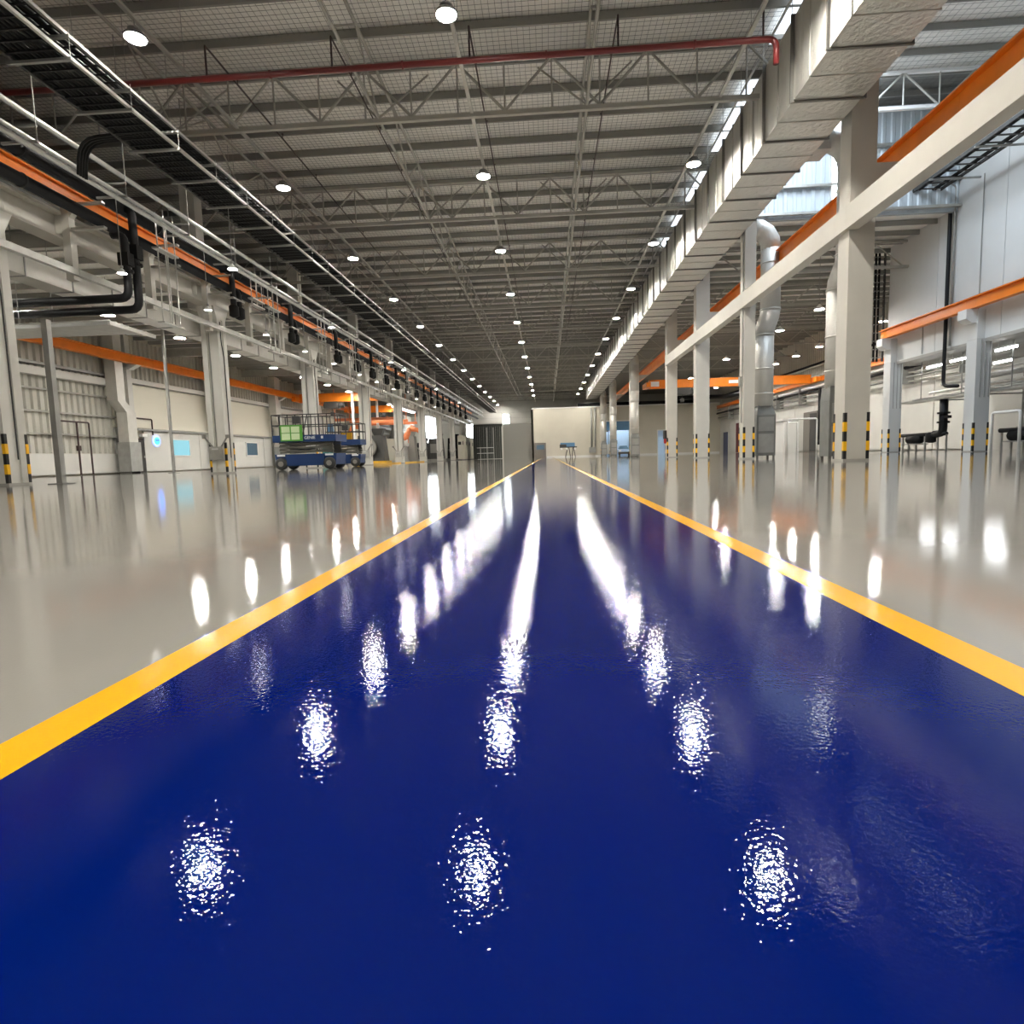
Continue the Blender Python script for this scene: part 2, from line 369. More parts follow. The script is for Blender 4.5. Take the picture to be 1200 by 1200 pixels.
# far partition block (beige) with its openings
WY = 98.0
segs = [(-2.5, 8.9, 0, 8.0), (8.9, 10.5, 5.6, 8.0), (10.5, 11.2, 0, 8.0), (11.2, 13.6, 5.6, 8.0), (13.6, 18.1, 0, 8.0), (18.1, 19.8, 3.9, 8.0), (19.8, 28.1, 0, 8.0)]
m_ = MB()
for a, b, z0, z1 in segs: m_.box(a, b, WY, WY + .3, z0, z1)
m_.box(-2.5, -2.2, WY, WY + 20, 0, 8.0).box(-2.5, 28.1, WY + .3, WY + 20, 7.8, 8.0)
wp = struct(O('wall_partition', m_, 'wall_beige'))
O('base_strip', MB().box(-.1, 8.8, WY - .03, WY, 0, .22).box(13.7, 18, WY - .03, WY, 0, .22).box(20, 28, WY - .03, WY, 0, .22), 'white_paint', wp)
struct(O('trim_1', MB().box(-2.5, 28.1, WY - .1, WY + .3, 8.0, 8.16), 'white_paint'))
dr = struct(O('door_20', MB().box(-2.15, -.2, WY - .1, WY - .01, 0, 2.45), 'door_brown'))
O('door_leaf', MB().box(-2.05, -1.2, WY - .14, WY - .09, .05, 2.35), 'door_brown', dr)
O('door_leaf', MB().box(-1.15, -.3, WY - .14, WY - .09, .05, 2.35), 'door_brown', dr)
O('pane', MB().box(-1.75, -.5, WY - .17, WY - .13, 1.35, 2.1), 'pane_glass', dr)
for n, (a, b, h) in enumerate(((8.9, 10.5, 5.6), (11.2, 13.6, 5.6), (18.1, 19.8, 3.9))):
    d = struct(O('door_%d' % (21 + n), MB().box(a - .12, a, WY - .08, WY + .05, 0, h).box(b, b + .12, WY - .08, WY + .05, 0, h).box(a - .12, b + .12, WY - .08, WY + .05, h, h + .15), 'white_paint'))
    O('daylight_sheet', MB().box(a, b, WY + 1.5, WY + 1.55, 0, h * .74), 'blue_sheet', d, label='pale blue sheet standing in for daylight inside the doorway')  # blue sheets put the daylight of the openings into colour
    O('header_sheet', MB().box(a, b, WY + .15, WY + .2, h * .74, h), 'blue_deep' if n < 2 else 'blue_sheet', d, label='darker blue upper sheet standing in for daylight')
struct(O('wall_booth', MB().box(-7.7, -2.55, 104, 104.3, 0, 6.1), 'panel_grey'))

# ================================================================== ROOF TRUSSES
TX0, TX1, TZ0, TZ1 = -20.4, 9.3, 11.16, 12.80
NP = 20; PW = (TX1 - TX0) / NP
m_bot = MB().box(TX0, TX1, -.065, .065, TZ0 - .065, TZ0 + .065).mesh('bottom_chord', 'steel_paint')
m_top = MB().box(TX0, TX1, -.08, .08, TZ1 - .07, TZ1 + .07).mesh('top_chord', 'steel_paint')
u_dia = unit_bar(0.045, 'steel_paint', 6); u_ver = unit_bar(0.03, 'steel_paint', 6)
def truss_webs():
    for i in range(NP + 1):
        x = TX0 + PW * i
        yield 'v', (x, 0, TZ0 + .08), (x, 0, TZ1 - .06)
    for i in range(0, NP, 2):
        xm = TX0 + PW * (i + 1)
        yield 'd', (xm, 0, TZ0 + .08), (xm - PW, 0, TZ1 - .06)
        yield 'd', (xm, 0, TZ0 + .08), (xm + PW, 0, TZ1 - .06)
TS = 8.037
for k in range(13):
    t = thing('roof_truss', 'pale grey roof truss spanning the hall, %s from the camera' % ORD[k], 'truss', (0, 19.55 + TS * k, 0), 'roof trusses across the hall')
    if k < 7:
        put('bottom_chord', m_bot, t); put('top_chord', m_top, t)
        for kind, a, b in truss_webs(): between('web_post' if kind == 'v' else 'web_diagonal', u_ver if kind == 'v' else u_dia, t, a, b)
    else:
        put('bottom_chord', m_bot, t); put('top_chord', m_top, t)
        g = MB()
        for kind, a, b in truss_webs(): g.bar(a, b, .04 if kind == 'd' else .03, 4)
        stuff(put('web_lattice', g.mesh('web_lattice', 'steel_paint'), t))
# longitudinal bracing trusses
u_lac = unit_bar(0.03, 'steel_paint', 6)
for n, (x, nm) in enumerate(((1.47, 'right of the middle lamp row'), (-5.14, 'left of the middle lamp row'), (-11.9, 'beside the black cable tray'))):
    t = thing('bracing_truss', 'long thin grey lattice girder running down the hall, ' + nm, 'truss', (x, 10, 0), 'long lattice girders under the roof')
    O('lower_chord', MB().path([(x, 10, 11.25), (x, 121, 11.25)], .05, 8), 'steel_paint', t, True)
    O('upper_chord', MB().path([(x, 10, 12.7), (x, 121, 12.7)], .05, 8), 'steel_paint', t, True)
    for k in range(13):
        yb = 19.55 + TS * k - 10 - TS / 2
        for q in range(4):
            ya = yb + q * TS / 4 ; s_ = q % 2
            if k < 9: between('lacing', u_lac, t, (0, ya, 11.28 + (1.4 if s_ else 0)), (0, ya + TS / 4, 11.28 + (0 if s_ else 1.4)))
        if k < 9:
            for dx in (-1.5, 1.5): between('knee_brace', u_lac, t, (0, yb + TS / 2, 11.25), (dx, yb + TS / 2 + 0.75, 12.9))

# ================================================================== HIGH BAY LAMPS
LX = (-9.755, -2.137, 5.519); LY0 = 14.713; LS = 8.037; LZ = 10.76
m_lens = MB().lathe([(0.02, -.045), (.14, -.035), (.235, 0), (.24, .02)], 16).mesh('lens', 'lens_warm', True)
m_hous = MB().lathe([(.245, .0), (.27, -.02), (.27, .03), (.22, .09), (.12, .16), (.10, .24), (.03, .26)], 16).mesh('housing', 'lamp_grey', True)
m_fin = MB().lathe([(.16, .17), (.16, .20), (.05, .2)], 12).mesh('heat_sink', 'lamp_grey')
u_rod = unit_bar(0.012, 'lamp_grey', 6)
rows = ('left', 'middle', 'right')
for r, x in enumerate(LX):
    tr = tag(O('lighting_trunk', MB().box(x - .05, x + .05, -4, 121, LZ + .42, LZ + .50), 'galvanised'), 'slim pale metal lighting channel above the %s row of bright lamps' % rows[r], 'channel', 'lighting channels over the lamp rows')
    for k in range(-2, (14, 12, 12)[r]):
        lab = 'bright round high bay lamp, %s from the camera in the %s row' % (ORD[k], rows[r]) if k >= 0 else 'bright round high bay lamp of the %s row, %s' % (rows[r], 'above the camera' if k == -1 else 'behind the camera')
        t = thing('high_bay_lamp', lab, 'lamp', (x, LY0 + LS * k, LZ), 'high bay lamps under the roof')
        put('housing', m_hous, t); put('lens', m_lens, t)
        if k < 6: put('heat_sink', m_fin, t)
        between('hanger_rod', u_rod, t, (0, 0, .24), (0, 0, .43))
    # droppers from the roof
    g = MB()
    for k in range(-1, 13): g.bar((x, LY0 + LS * k + 2, LZ + .5), (x, LY0 + LS * k + 2, 13.2), .008, 4)
    o = O('drop_rods', g, 'lamp_grey', tr); stuff(o)

# ================================================================== SPRINKLERS
t = thing('fire_main', 'dark red fire main pipe crossing the hall under the roof', 'pipe', (-4, 16.4, 10.8))
O('pipe', MB().bend([(-20, 16.4, 10.8), (6.05, 16.4, 10.8), (6.05, 16.4, 10.2)], .075, .22, 10), 'red_pipe', t, True)
m_cl = MB().lathe([(.1, -.02), (.1, .02)], 12).mesh('coupling', 'red_pipe', True)
for x in (-12.0, -7.2, -3.6, .2, 4.0): put('coupling', m_cl, t, (x + 4, 0, 0), (0, PI / 2, 0))
for n, x in enumerate((-12.6, -8.96, -5.5, -1.81, 2.06, 5.72)):
    t = thing('sprinkler_branch', 'thin dark sprinkler pipe rising off the red main, %s from the left' % ORD[n], 'pipe', (x, 16.4, 10.8), 'thin sprinkler pipes running down the hall')
    O('pipe', MB().path([(x, 16.4, 10.8), (x, 16.4, 11.62)], .026, 6).path([(x, 16.4, 11.64), (x, 60, 11.64)], .024, 6), 'dark_pipe', t)
    me = MB().bar((0, 0, 0), (0, 0, .14), .014, 4).lathe([(.03, .12), (.04, .15)], 6).mesh('sprinkler_head', 'dark_pipe')
    for k in range(14): put('sprinkler_head', me, t, (0, 1.7 + 3 * k, .86))

# ================================================================== MAIN AIR DUCT (right)
DX0, DX1, DZ0, DZ1 = 6.72, 8.52, 9.6, 11.7
t = thing('main_air_duct', 'long rectangular foil-wrapped air duct hung high along the right columns', 'duct', (7.6, 20, DZ0))
def duct_section(dx, dz, ln, mside):
    # slightly bulging sides, own crinkle
    b = .02
    v = []; f = []
    ys = (0.004, ln * .5, ln - .004)
    for j, yy in enumerate(ys):
        o = b if j == 1 else 0
        for (sx, sz) in ((-1, 0), (-1, .5), (-1, 1), (1, 1), (1, .5), (1, 0)):
            xx = sx * (dx / 2 + (o if sz == .5 else o * .3)); v.append((xx, yy, sz * dz + (-o * .4 if sz == 0 else o * .4 if sz == 1 else 0)))
    for j in range(2):
        for i in range(6): f.append((j * 6 + i, j * 6 + (i + 1) % 6, (j + 1) * 6 + (i + 1) % 6, (j + 1) * 6 + i))
    f.append(tuple(range(6))); f.append(tuple(range(12, 18))[::-1])
    return MB().add(v, f).mesh('duct_section', mside)
sec = duct_section(DX1 - DX0, DZ1 - DZ0, 1.02, 'duct_foil')
fl = MB().box(-.98, .98, -.03, .03, -.045, DZ1 - DZ0 + .045).mesh('flange', 'flange_dark')
fs_ = MB().box(-.93, .93, -.015, .015, -.02, DZ1 - DZ0 + .02).mesh('seam', 'duct_plain')
ud = unit_bar(.01, 'galvanised', 4)
y = 14.96 - 2.04 * 10; k = 0
while y < 100:
    put('duct_section', sec, t, ((DX0 + DX1) / 2 - 7.6, y - 20, 0), sc=(1 + random.uniform(-.012, .012), 1, 1))
    put('flange' if k % 2 == 0 else 'seam', fl if k % 2 == 0 else fs_, t, ((DX0 + DX1) / 2 - 7.6, y - 20, 0))
    if k % 2 == 0 and y < 60:
        for x in (DX0 - .06, DX1 + .05): between('hanger_rod', ud, t, (x - 7.6, y - 20, -.05), (x - 7.6, y - 20, 12.95 - DZ0))
    y += 1.02; k += 1

# branch ducts dropping beside the columns
def duct_drop(n, cx, cy, desc, r=.42):
    r = .33 if n in (0, 2, 3) else r; pw = r; of = .26 if n in (0, 1) else .04
    t = thing('duct_drop', desc, 'duct', (cx, cy, 0), 'round ducts dropping beside the right columns')
    O('branch', MB().box(DX1 - .02, cx - .5, cy - .4, cy + .4, 9.7, 10.5), 'duct_wrap', t)
    O('elbow', MB().path([(cx - .55, cy, 10.1), (cx - .25, cy, 10.08), (cx + .02, cy, 9.9), (cx + of * .8, cy, 9.6), (cx + of, cy, 9.2)], r, 14), 'duct_wrap', t, True)
    O('upper_tube', MB().path([(cx + of, cy, 9.2), (cx + of, cy, 6.6)], r, 16), 'duct_wrap', t, True)
    O('offset', MB().path([(cx + of, cy, 6.6), (cx + of * .9, cy, 6.35), (cx + .02, cy, 5.75), (cx, cy, 5.5)], r, 16), 'duct_wrap', t, True)
    O('lower_tube', MB().path([(cx, cy, 5.5), (cx, cy, 2.35)], r, 16), 'duct_wrap', t, True)
    for z in (8.6, 6.6, 5.5, 4.0, 2.9): O('joint_ring', MB().lathe([(r + .025, -.03), (r + .025, .03)], 16, (cx + (of if z > 6 else 0), cy, z)), 'duct_plain', t, True)
    O('plenum', MB().hexa([(cx - pw, cy - pw, 1.95), (cx + pw, cy - pw, 1.95), (cx + pw, cy + pw, 1.95), (cx - pw, cy + pw, 1.95)],
                          [(cx - .3, cy - .3, 2.4), (cx + .3, cy - .3, 2.4), (cx + .3, cy + .3, 2.4), (cx - .3, cy + .3, 2.4)])
      .box(cx - pw, cx + pw, cy - pw, cy + pw, .12, 1.95), 'galv_dark', t)
    O('grille', MB().box(cx - pw + .08, cx + pw - .08, cy - pw - .02, cy - pw, .25, 1.1), 'galv_dull', t)
    O('grille', MB().box(cx - pw + .08, cx + pw - .08, cy - pw - .02, cy - pw, 1.22, 1.85), 'galv_dull', t)
    for sx in (-1, 1):
        for sy in (-1, 1): O('foot', MB().box(cx + sx * (pw - .06) - .04, cx + sx * (pw - .06) + .04, cy + sy * (pw - .06) - .04, cy + sy * (pw - .06) + .04, 0, .12), 'flange_dark', t)
DROPS = [(9.55, 20.3, 'round wrapped silver duct dropping just behind the nearest right column'), (9.83, 27.65, 'round silver duct with floor plenum beside the second right column'),
         (9.42, 36.6, 'round silver duct behind the third right column'), (9.33, 44.8, 'round silver duct behind the fourth right column'),
         (8.95, 61.0, 'round silver duct in front of the fifth right column'), (8.95, 80.4, 'round silver duct in front of the sixth right column'), (8.95, 94.0, 'round silver duct in front of the seventh right column')]
for n, (cx, cy, d) in enumerate(DROPS): duct_drop(n, cx, cy, d)

# ================================================================== COLUMNS
def guard_meshes():
    L = [(0, 0), (.075, 0), (.075, -.012), (-.012, -.012), (-.012, .075), (0, .075)]
    a = MB().prism(L, 'z', 0.02, 1.40).mesh('corner_guard', 'guard_black')
    Lo = [(.001, .001), (.077, .001), (.077, -.016), (-.016, -.016), (-.016, .077), (.001, .077)]
    return a, MB().prism(Lo, 'z', 0, .27).mesh('yellow_band', 'guard_yellow')
G_A, G_B = guard_meshes()
def guards(t, x0, x1, y0, y1, ox, oy):
    for (x, y, rz) in ((x0, y0, 0), (x1, y0, PI / 2), (x1, y1, PI), (x0, y1, -PI / 2)):
        g = put('corner_guard', G_A, t, (x - ox, y - oy, 0), (0, 0, rz), label='black and yellow striped corner guard')
        for z in (.30, .86): put('yellow_band', G_B, g, (0, 0, z))
RCOL = [(17.75, 8.62, 9.32), (26.55, 8.62, 9.08), (35.0, 8.66, 9.42), (43.2, 8.64, 9.36), (61.7, 8.6, 9.3), (81.2, 8.6, 9.3), (95.2, 8.6, 9.3)]
for n, (yf, x0, x1) in enumerate(RCOL):
    cx = (x0 + x1) / 2
    t = thing('concrete_column', 'tall white concrete column of the right row, %s from the camera' % ORD[n], 'column', (cx, yf, 0), 'white columns of the right row')
    O('shaft', MB().box(x0, x1, yf, yf + .62, 0.06, 12.9), 'concrete_white', t)
    O('plinth', MB().box(x0 - .015, x1 + .015, yf - .015, yf + .635, 0, .06), 'concrete_grey', t, label='grey plinth')
    if n != 1: O('bracket', MB().hexa([(x1 - .1, yf + .1, 7.5), (x1, yf + .1, 7.5), (x1, yf + .5, 7.5), (x1 - .1, yf + .5, 7.5)], [(x1 - .1, yf + .1, 8.3), (x1 + 1.25, yf + .1, 8.3), (x1 + 1.25, yf + .5, 8.3), (x1 - .1, yf + .5, 8.3)]), 'concrete_white', t)
    guards(t, x0, x1, yf, yf + .62, cx, yf)
    if n == 1:
        O('conduit', MB().path([(x0 - .03, yf + .15, 3.4), (x0 - .03, yf + .15, 11.8)], .03, 6), 'galv_dull', t)
        O('conduit', MB().path([(x0 - .02, yf + .3, 1.6), (x0 - .02, yf + .3, 3.3)], .02, 6).box(x0 - .12, x0, yf + .2, yf + .4, 3.2, 3.6), 'galv_dull', t)
    if n == 3:
        O('fire_point', MB().box(x0 - .2, x0 - .005, yf + .1, yf + .45, 1.35, 1.95), 'door_dark', t, label='dark box on the column side')
        O('fire_extinguisher', MB().lathe([(.02, 1.0), (.09, 1.05), (.09, 1.45), (.03, 1.55)], 8, (x0 - .1, yf + .25, 0)), 'red_paint', t, True, label='red extinguisher')
LCOL = [(4.4), 15.1, 26.1, 36.8, 48.0, 59.0, 70.3, 81.6, 93.0, 104.4]
LXA, LXB = -15.40, -14.62
for n, yf in enumerate(LCOL):
    cx = (LXA + LXB) / 2
    t = thing('concrete_column', 'white column of the left row, %s in view from the camera' % ORD[n - 1] if n else 'white column of the left row beside the camera, out of view', 'column', (cx, yf, 0), 'white columns of the left row')
    # shaft with a shallow recessed channel down its front and aisle face
    xm = cx - .06
    O('shaft', MB().prism([(LXA, yf), (xm - .09, yf), (xm - .09, yf + .06), (xm + .06, yf + .06), (xm + .06, yf), (LXB, yf), (LXB, yf + .26), (LXB - .05, yf + .26), (LXB - .05, yf + .44), (LXB, yf + .44), (LXB, yf + .7), (LXA, yf + .7)], 'z', .06, 7.42), 'concrete_brightened', t)
    O('plinth', MB().box(LXA - .015, LXB + .015, yf - .015, yf + .715, 0, .06), 'concrete_grey', t, label='grey plinth')
    O('upper_shaft', MB().box(LXA - .55, LXA + .1, yf + .05, yf + .65, 7.42, 12.9), 'concrete_brightened', t)
    O('head', MB().hexa([(LXA, yf, 6.9), (LXB, yf, 6.9), (LXB, yf + .7, 6.9), (LXA, yf + .7, 6.9)], [(LXA, yf - .25, 7.42), (LXB + .02, yf - .25, 7.42), (LXB + .02, yf + .95, 7.42), (LXA, yf + .95, 7.42)]), 'concrete_brightened', t)
    O('conduit', MB().path([(xm - .01, yf + .04, .9), (xm - .01, yf + .04, 6.8)], .022, 6), 'galv_dull', t)
    O('conduit', MB().bend([(LXB + .02, yf + .35, .7), (LXB + .02, yf + .35, 5.2), (LXB + .02, yf + .2, 5.9), (LXB + .02, yf + .2, 6.8)], .02, .2, 6), 'lift_dark', t)
    if n < 4: guards(t, LXA, LXB, yf, yf + .7, cx, yf)
    if n > 1:
        b = O('junction_box', MB().box(cx - .32, cx + .26, yf - .16, yf - .01, .62, 1.22), 'galvanised', t, label='grey box near the column foot')
        O('label_plate', MB().box(cx - .2, cx + .1, yf - .17, yf - .158, 1.08, 1.14), 'white_paint', b)
        for s_ in (-1, 1):
            O('bracket_arm', MB().path([(cx + s_ * .2, yf - .06, 1.2), (cx + s_ * .55, yf - .1, 1.68)], .035, 6).box(cx + s_ * .55 - .07, cx + s_ * .55 + .07, yf - .16, yf - .04, 1.6, 1.74), 'machine_grey', t)
    if n == 1:
        O('cable_plug', MB().path([(xm - .01, yf - .02, 3.2), (xm - .01, yf - .03, .8), (xm + .05, yf - .04, .62)], .02, 6).box(xm - .02, xm + .08, yf - .06, yf, .55, .72), 'machine_grey', t)

for n, (a, b) in enumerate(((48.75, 58.95), (59.75, 70.25))):
    t = thing('floor_kerb', 'low yellow kerb between white columns of the left row, %s one' % ('nearer', 'farther')[n], 'kerb', (-14.9, a, 0), 'yellow kerbs')
    O('kerb_bar', MB().prism([(-15.0, 0), (-14.8, 0), (-14.84, .12), (-14.96, .12)], 'y', a, b), 'dull_yellow', t); O('end_plate', MB().box(-15.02, -14.78, a, a + .04, 0, .14), 'dull_yellow', t)
# ================================================================== RIGHT GIRDER + ORANGE RAILS
t = thing('concrete_girder', 'white concrete girder joining the right columns at mid height', 'girder', (8.75, 17, 6.5))
ys = [Y0] + [c[0] for c in RCOL[:4]]
for i in range(len(ys) - 1):
    a = ys[i] + (.62 if i else 0); b = ys[i + 1]
    O('girder_span', MB().box(8.5, 8.86, a + .003, b - .003, 6.5, 7.13), 'concrete_white', t)
    if i: O('girder_span', MB().box(8.5, 8.615, a - .62, a, 6.5, 7.13), 'concrete_white', t)
def ibeam(x, z0, z1, w_, tw=.03, tf=.05):
    return [(x - w_, z0), (x + w_, z0), (x + w_, z0 + tf), (x + tw, z0 + tf), (x + tw, z1 - tf), (x + w_, z1 - tf), (x + w_, z1), (x - w_, z1), (x - w_, z1 - tf), (x - tw, z1 - tf), (x - tw, z0 + tf), (x - w_, z0 + tf)]
def rail_thing(name, label, x, z0, z1, w_, a, b, n, group='orange crane rails'):
    t = thing(name, label, 'rail', (x, a, z0), group)
    L_ = (b - a) / n
    for k in range(n): O('rail_length', MB().prism(ibeam(x, z0, z1, w_), 'y', a + L_ * k + .004, a + L_ * (k + 1) - .004), 'orange_paint', t)
    if z0 > 8.5:
        for k in range(30): O('packer', MB().box(x - .12, x + .12, -1 + k * 4, -.7 + k * 4, 8.26, z0), 'galv_dull', t)
    O('rail_head', MB().box(x - .03, x + .03, a, b, z1, z1 + .05), 'galv_dull', t)
    return t
rail_thing('crane_rail', 'orange crane runway beam above the white right girder', 10.35, 8.3, 9.05, .2, -4, 96, 10)
rail_thing('crane_rail', 'orange crane runway beam along the tall white right wall', 20.3, 6.75, 7.3, .16, -2, 37.6, 5)
rail_thing('crane_rail', 'orange crane runway beam along the distant right wall', 27.3, 7.0, 7.45, .2, 39, 97, 6)
rail_thing('crane_rail', 'orange crane runway beam along the far left wall', -26.7, 7.04, 7.6, .2, 2, 118, 11)
rail_thing('crane_rail', 'orange crane rail half hidden behind the left black pipes', -14.95, 8.62, 9.22, .15, -2, 118, 11)

# crane bridges
def bridge(x0, x1, y, z0, z1, label, plates=()):
    t = thing('crane_bridge', label, 'crane', ((x0 + x1) / 2, y, z0), 'orange overhead crane bridges')
    O('box_girder', MB().box(x0 + .25, x1 - .25, y, y + .5, z0, z1), 'orange_paint', t)
    O('flange', MB().box(x0 + .25, x1 - .25, y - .06, y + .56, z0 - .05, z0), 'orange_paint', t)
    O('flange', MB().box(x0 + .25, x1 - .25, y - .06, y + .56, z1, z1 + .05), 'orange_paint', t)
    for x in (x0, x1): O('end_truck', MB().box(x - .2, x + .25, y - 1.0, y + 1.5, z0 + .02, z0 + .5), 'orange_paint', t)
    h = O('hoist', MB().box(x0 + 3, x0 + 4.4, y - .3, y + .8, z0 - .75, z0 - .06).path([(x0 + 2.8, y + .2, z0 - .45), (x0 + 5, y + .2, z0 - .45)], .24, 10), 'machine_dark', t, label='dark hoist')
    O('hook_block', MB().box(x0 + 3.5, x0 + 3.8, y + .1, y + .4, z0 - 1.5, z0 - 1.1).bar((x0 + 3.65, y + .25, z0 - 1.1), (x0 + 3.65, y + .25, z0 - .7), .02), 'machine_dark', h)
    for a, b, z_a, z_b in plates: O('plate', MB().box(a, b, y - .03, y - .001, z_a, z_b), 'white_letters', t, label='white plate')
    return t
bridge(10.35, 27.0, 62, 6.95, 7.72, 'orange crane bridge spanning the right bay with white plates', [(10.7, 11.6, 7.1, 7.6), (18.6, 20.4, 7.18, 7.5)])
bridge(-26.5, -16.9, 62, 6.75, 7.55, 'nearer orange crane bridge in the left bay')
bridge(-26.5, -16.9, 78, 6.75, 7.55, 'farther orange crane bridge in the left bay')

# ================================================================== LEFT GIRDER, PIPES, DUCT
t = thing('crane_girder', 'white steel girder on top of the left columns', 'girder', (-15, 16, 7.42))
yy = [Y0, 5.2, 16.2, 26.7, 37.3, 48.2, 59.2, 70.5, 81.8, 93.2, 104.6, 118]
for i in range(len(yy) - 1):
    O('girder_span', MB().prism(ibeam(-15.0, 7.44, 8.26, .3, .05, .09), 'y', yy[i] + .005, yy[i + 1] - .005), 'concrete_white', t)
    for q in range(3):
        s = yy[i] + (yy[i + 1] - yy[i]) * (q + .5) / 3
        O('stiffener', MB().box(-14.95, -14.75, s - .02, s + .02, 7.53, 8.17), 'concrete_white', t)
def black_pipe(label, x, z, r):
    t = thing('insulated_pipe', label, 'pipe', (x, 16, z), 'black insulated pipes on the left girder')
    O('pipe', MB().path([(x, Y0, z), (x, 118, z)], r, 12), 'black_foam', t, True)
    me = MB().lathe([(r + .02, -.04), (r + .02, .04)], 12).mesh('band', 'black_rubber', True)
    for k in range(20): put('band', me, t, (0, -6 + k * 5.5, 0), (PI / 2, 0, 0))
black_pipe('upper thick black insulated pipe along the left girder', -13.75, 8.87, .20)
black_pipe('lower thick black insulated pipe along the left girder', -13.75, 8.06, .17)
# brackets carrying the pipes
me_b = MB().box(-.97, -.72, -.12, .12, -1.75, .62).hexa([(-.95, -.1, .1), (-.72, -.1, .1), (-.72, .1, .1), (-.95, .1, .1)], [(-.95, -.1, .5), (-.35, -.1, .5), (-.35, .1, .5), (-.95, .1, .5)]).mesh('post', 'concrete_white')
me_a = MB().box(-.75, .35, -.07, .07, -.26, -.19).mesh('arm', 'galvanised'); me_a2 = MB().box(-.75, .35, -.07, .07, .48, .54).mesh('arm', 'galvanised')
k = 0
for i in range(2, len(LCOL)):
    for q in (1, 2, 3):
        y = LCOL[i - 1] + .35 + (LCOL[i] - LCOL[i - 1]) * (q / 3 - .1)
        if y > 100: continue
        b = thing('pipe_bracket', 'white post bracket carrying the black pipes, %s from the camera' % ORD[k], 'bracket', (-13.75, y, 7.98), 'pipe brackets on the left girder')
        put('post', me_b, b); put('arm', me_a, b); put('arm', me_a2, b); k += 1
# pipe drops
def pipe_drop(n, y, zb, extra=False):
    t = thing('pipe_drop', 'black double pipe drop with valves off the left pipes, %s from the camera' % ORD[n], 'pipe', (-13.75, y, zb), 'black pipe drops with valves')
    if extra:
        O('riser', MB().bend([(-13.9, y, 8.83), (-13.42, y, 8.83), (-13.42, y, 5.62), (-24, y, 5.62)], .13, .3, 10), 'black_foam', t, True)
        O('riser', MB().bend([(-13.9, y - .35, 7.9), (-13.5, y - .35, 7.9), (-13.5, y - .35, 5.9), (-24, y - .35, 5.9)], .13, .3, 10), 'black_foam', t, True)
        O('valve', MB().box(-13.6, -13.25, y - .15, y + .15, 7.2, 7.65).lathe([(.2, 0), (.2, .08)], 10, (-13.42, y, 7.0)), 'black_rubber', t)
        O('valve', MB().box(-13.68, -13.33, y - .5, y - .2, 6.9, 7.3).lathe([(.2, 0), (.2, .08)], 10, (-13.5, y - .35, 6.7)), 'black_rubber', t)
    else:
        O('riser', MB().bend([(-13.9, y, 8.75), (-13.42, y, 8.75), (-13.42, y, zb)], .12, .28, 10), 'black_foam', t, True)
        O('riser', MB().bend([(-13.9, y + .5, 8.0), (-13.42, y + .5, 8.0), (-13.42, y + .5, zb + .1)], .11, .25, 10), 'black_foam', t, True)
        for d in (0, .5):
            O('valve', MB().lathe([(.06, -.02), (.2, .05), (.2, .45), (.1, .55)], 10, (-13.42, y + d, zb)), 'black_rubber', t, True)
        O('cross_bar', MB().box(-13.6, -13.3, y - .2, y + .75, zb + .75, zb + .82), 'galvanised', t)
for n, y in enumerate((19.3, 25.4, 31.2, 37.9, 41.8, 45.5, 49.4, 53.0, 57.0, 61.0, 65, 69.0, 73, 77.0, 82, 87, 92, 98)): pipe_drop(n, y, 6.75, n == 0)
# thin conduit drops
um = unit_bar(.022, 'galvanised', 6)
for n, (y, z0) in enumerate(((20.4, 5.3), (26.8, 7.5), (28.4, 5.7), (34.5, 5.6), (40.0, 5.6), (47.0, 5.6), (56.0, 5.6))):
    t = thing('conduit_drop', 'bunch of thin silver conduits dropping from the tray pipes, %s from the camera' % ORD[n], 'conduit', (-13.1, y, z0), 'silver conduit drops on the left')
    for q in range(4): between('conduit', um, t, (.1 * (q % 2), (q - 1.5) * .26, 0), (.1 * (q % 2), (q - 1.5) * .26, 9.0 - z0 + .15 * (q % 2)))
    O('clamp_bar', MB().box(-13.2, -12.95, y - .55, y + .55, 7.75, 7.81), 'galvanised', t)
    O('clamp_bar', MB().box(-13.2, -12.95, y - .55, y + .55, z0, z0 + .05), 'galvanised', t)
# galvanised pipes above
for n, (x, z, r) in enumerate(((-12.7, 9.2, .075), (-12.75, 8.66, .06), (-12.55, 8.36, .07), (-13.2, 8.95, .05))):
    t = tag(O('galvanised_pipe', MB().path([(x, Y0, z), (x, 118, z)], r, 10), 'galvanised', smooth=True), 'long thin galvanised pipe high on the left, %s of the four' % ('topmost', 'third from top', 'lowest', 'second from top')[n], 'pipe', 'galvanised pipes below the cable tray')
t = thing('pipe_hangers', 'row of small galvanised strut hangers holding the pipes high on the left', 'hanger', (-12.7, 10, 8.3))
me = MB().box(-.65, .3, -.03, .03, -.16, -.10).box(-.65, .3, -.03, .03, .22, .27).box(.27, .29, -.01, .01, -.16, 4.4).mesh('strut_hanger', 'galv_dull')
for k in range(34): put('strut_hanger', me, t, (0, 1.5 + k * 3.1, .32))
# rectangular silver duct behind the left columns
t = thing('side_air_duct', 'rectangular silver air duct running behind the left columns', 'duct', (-16.1, 16, 6.15))
s2 = MB().box(-.27, .5, .006, 1.794, .1, .72).mesh('duct_section', 'duct_plain'); f2 = MB().box(-.3, .53, -.02, .02, .07, .75).mesh('flange', 'galv_dull')
y = -6.0
while y < 110:
    put('duct_section', s2, t, (0, y - 16, 0)); put('flange', f2, t, (0, y - 16, 0)); y += 1.8
# light conduit channel in front
t = thing('trunking_channel', 'pale metal trunking channel fixed along the left columns', 'channel', (-14.4, 16, 6.4))
for k in range(39): O('channel_length', MB().box(-14.52, -14.36, -6 + 3 * k + .006, -6 + 3 * k + 2.994, 6.36, 6.56), 'galvanised', t)
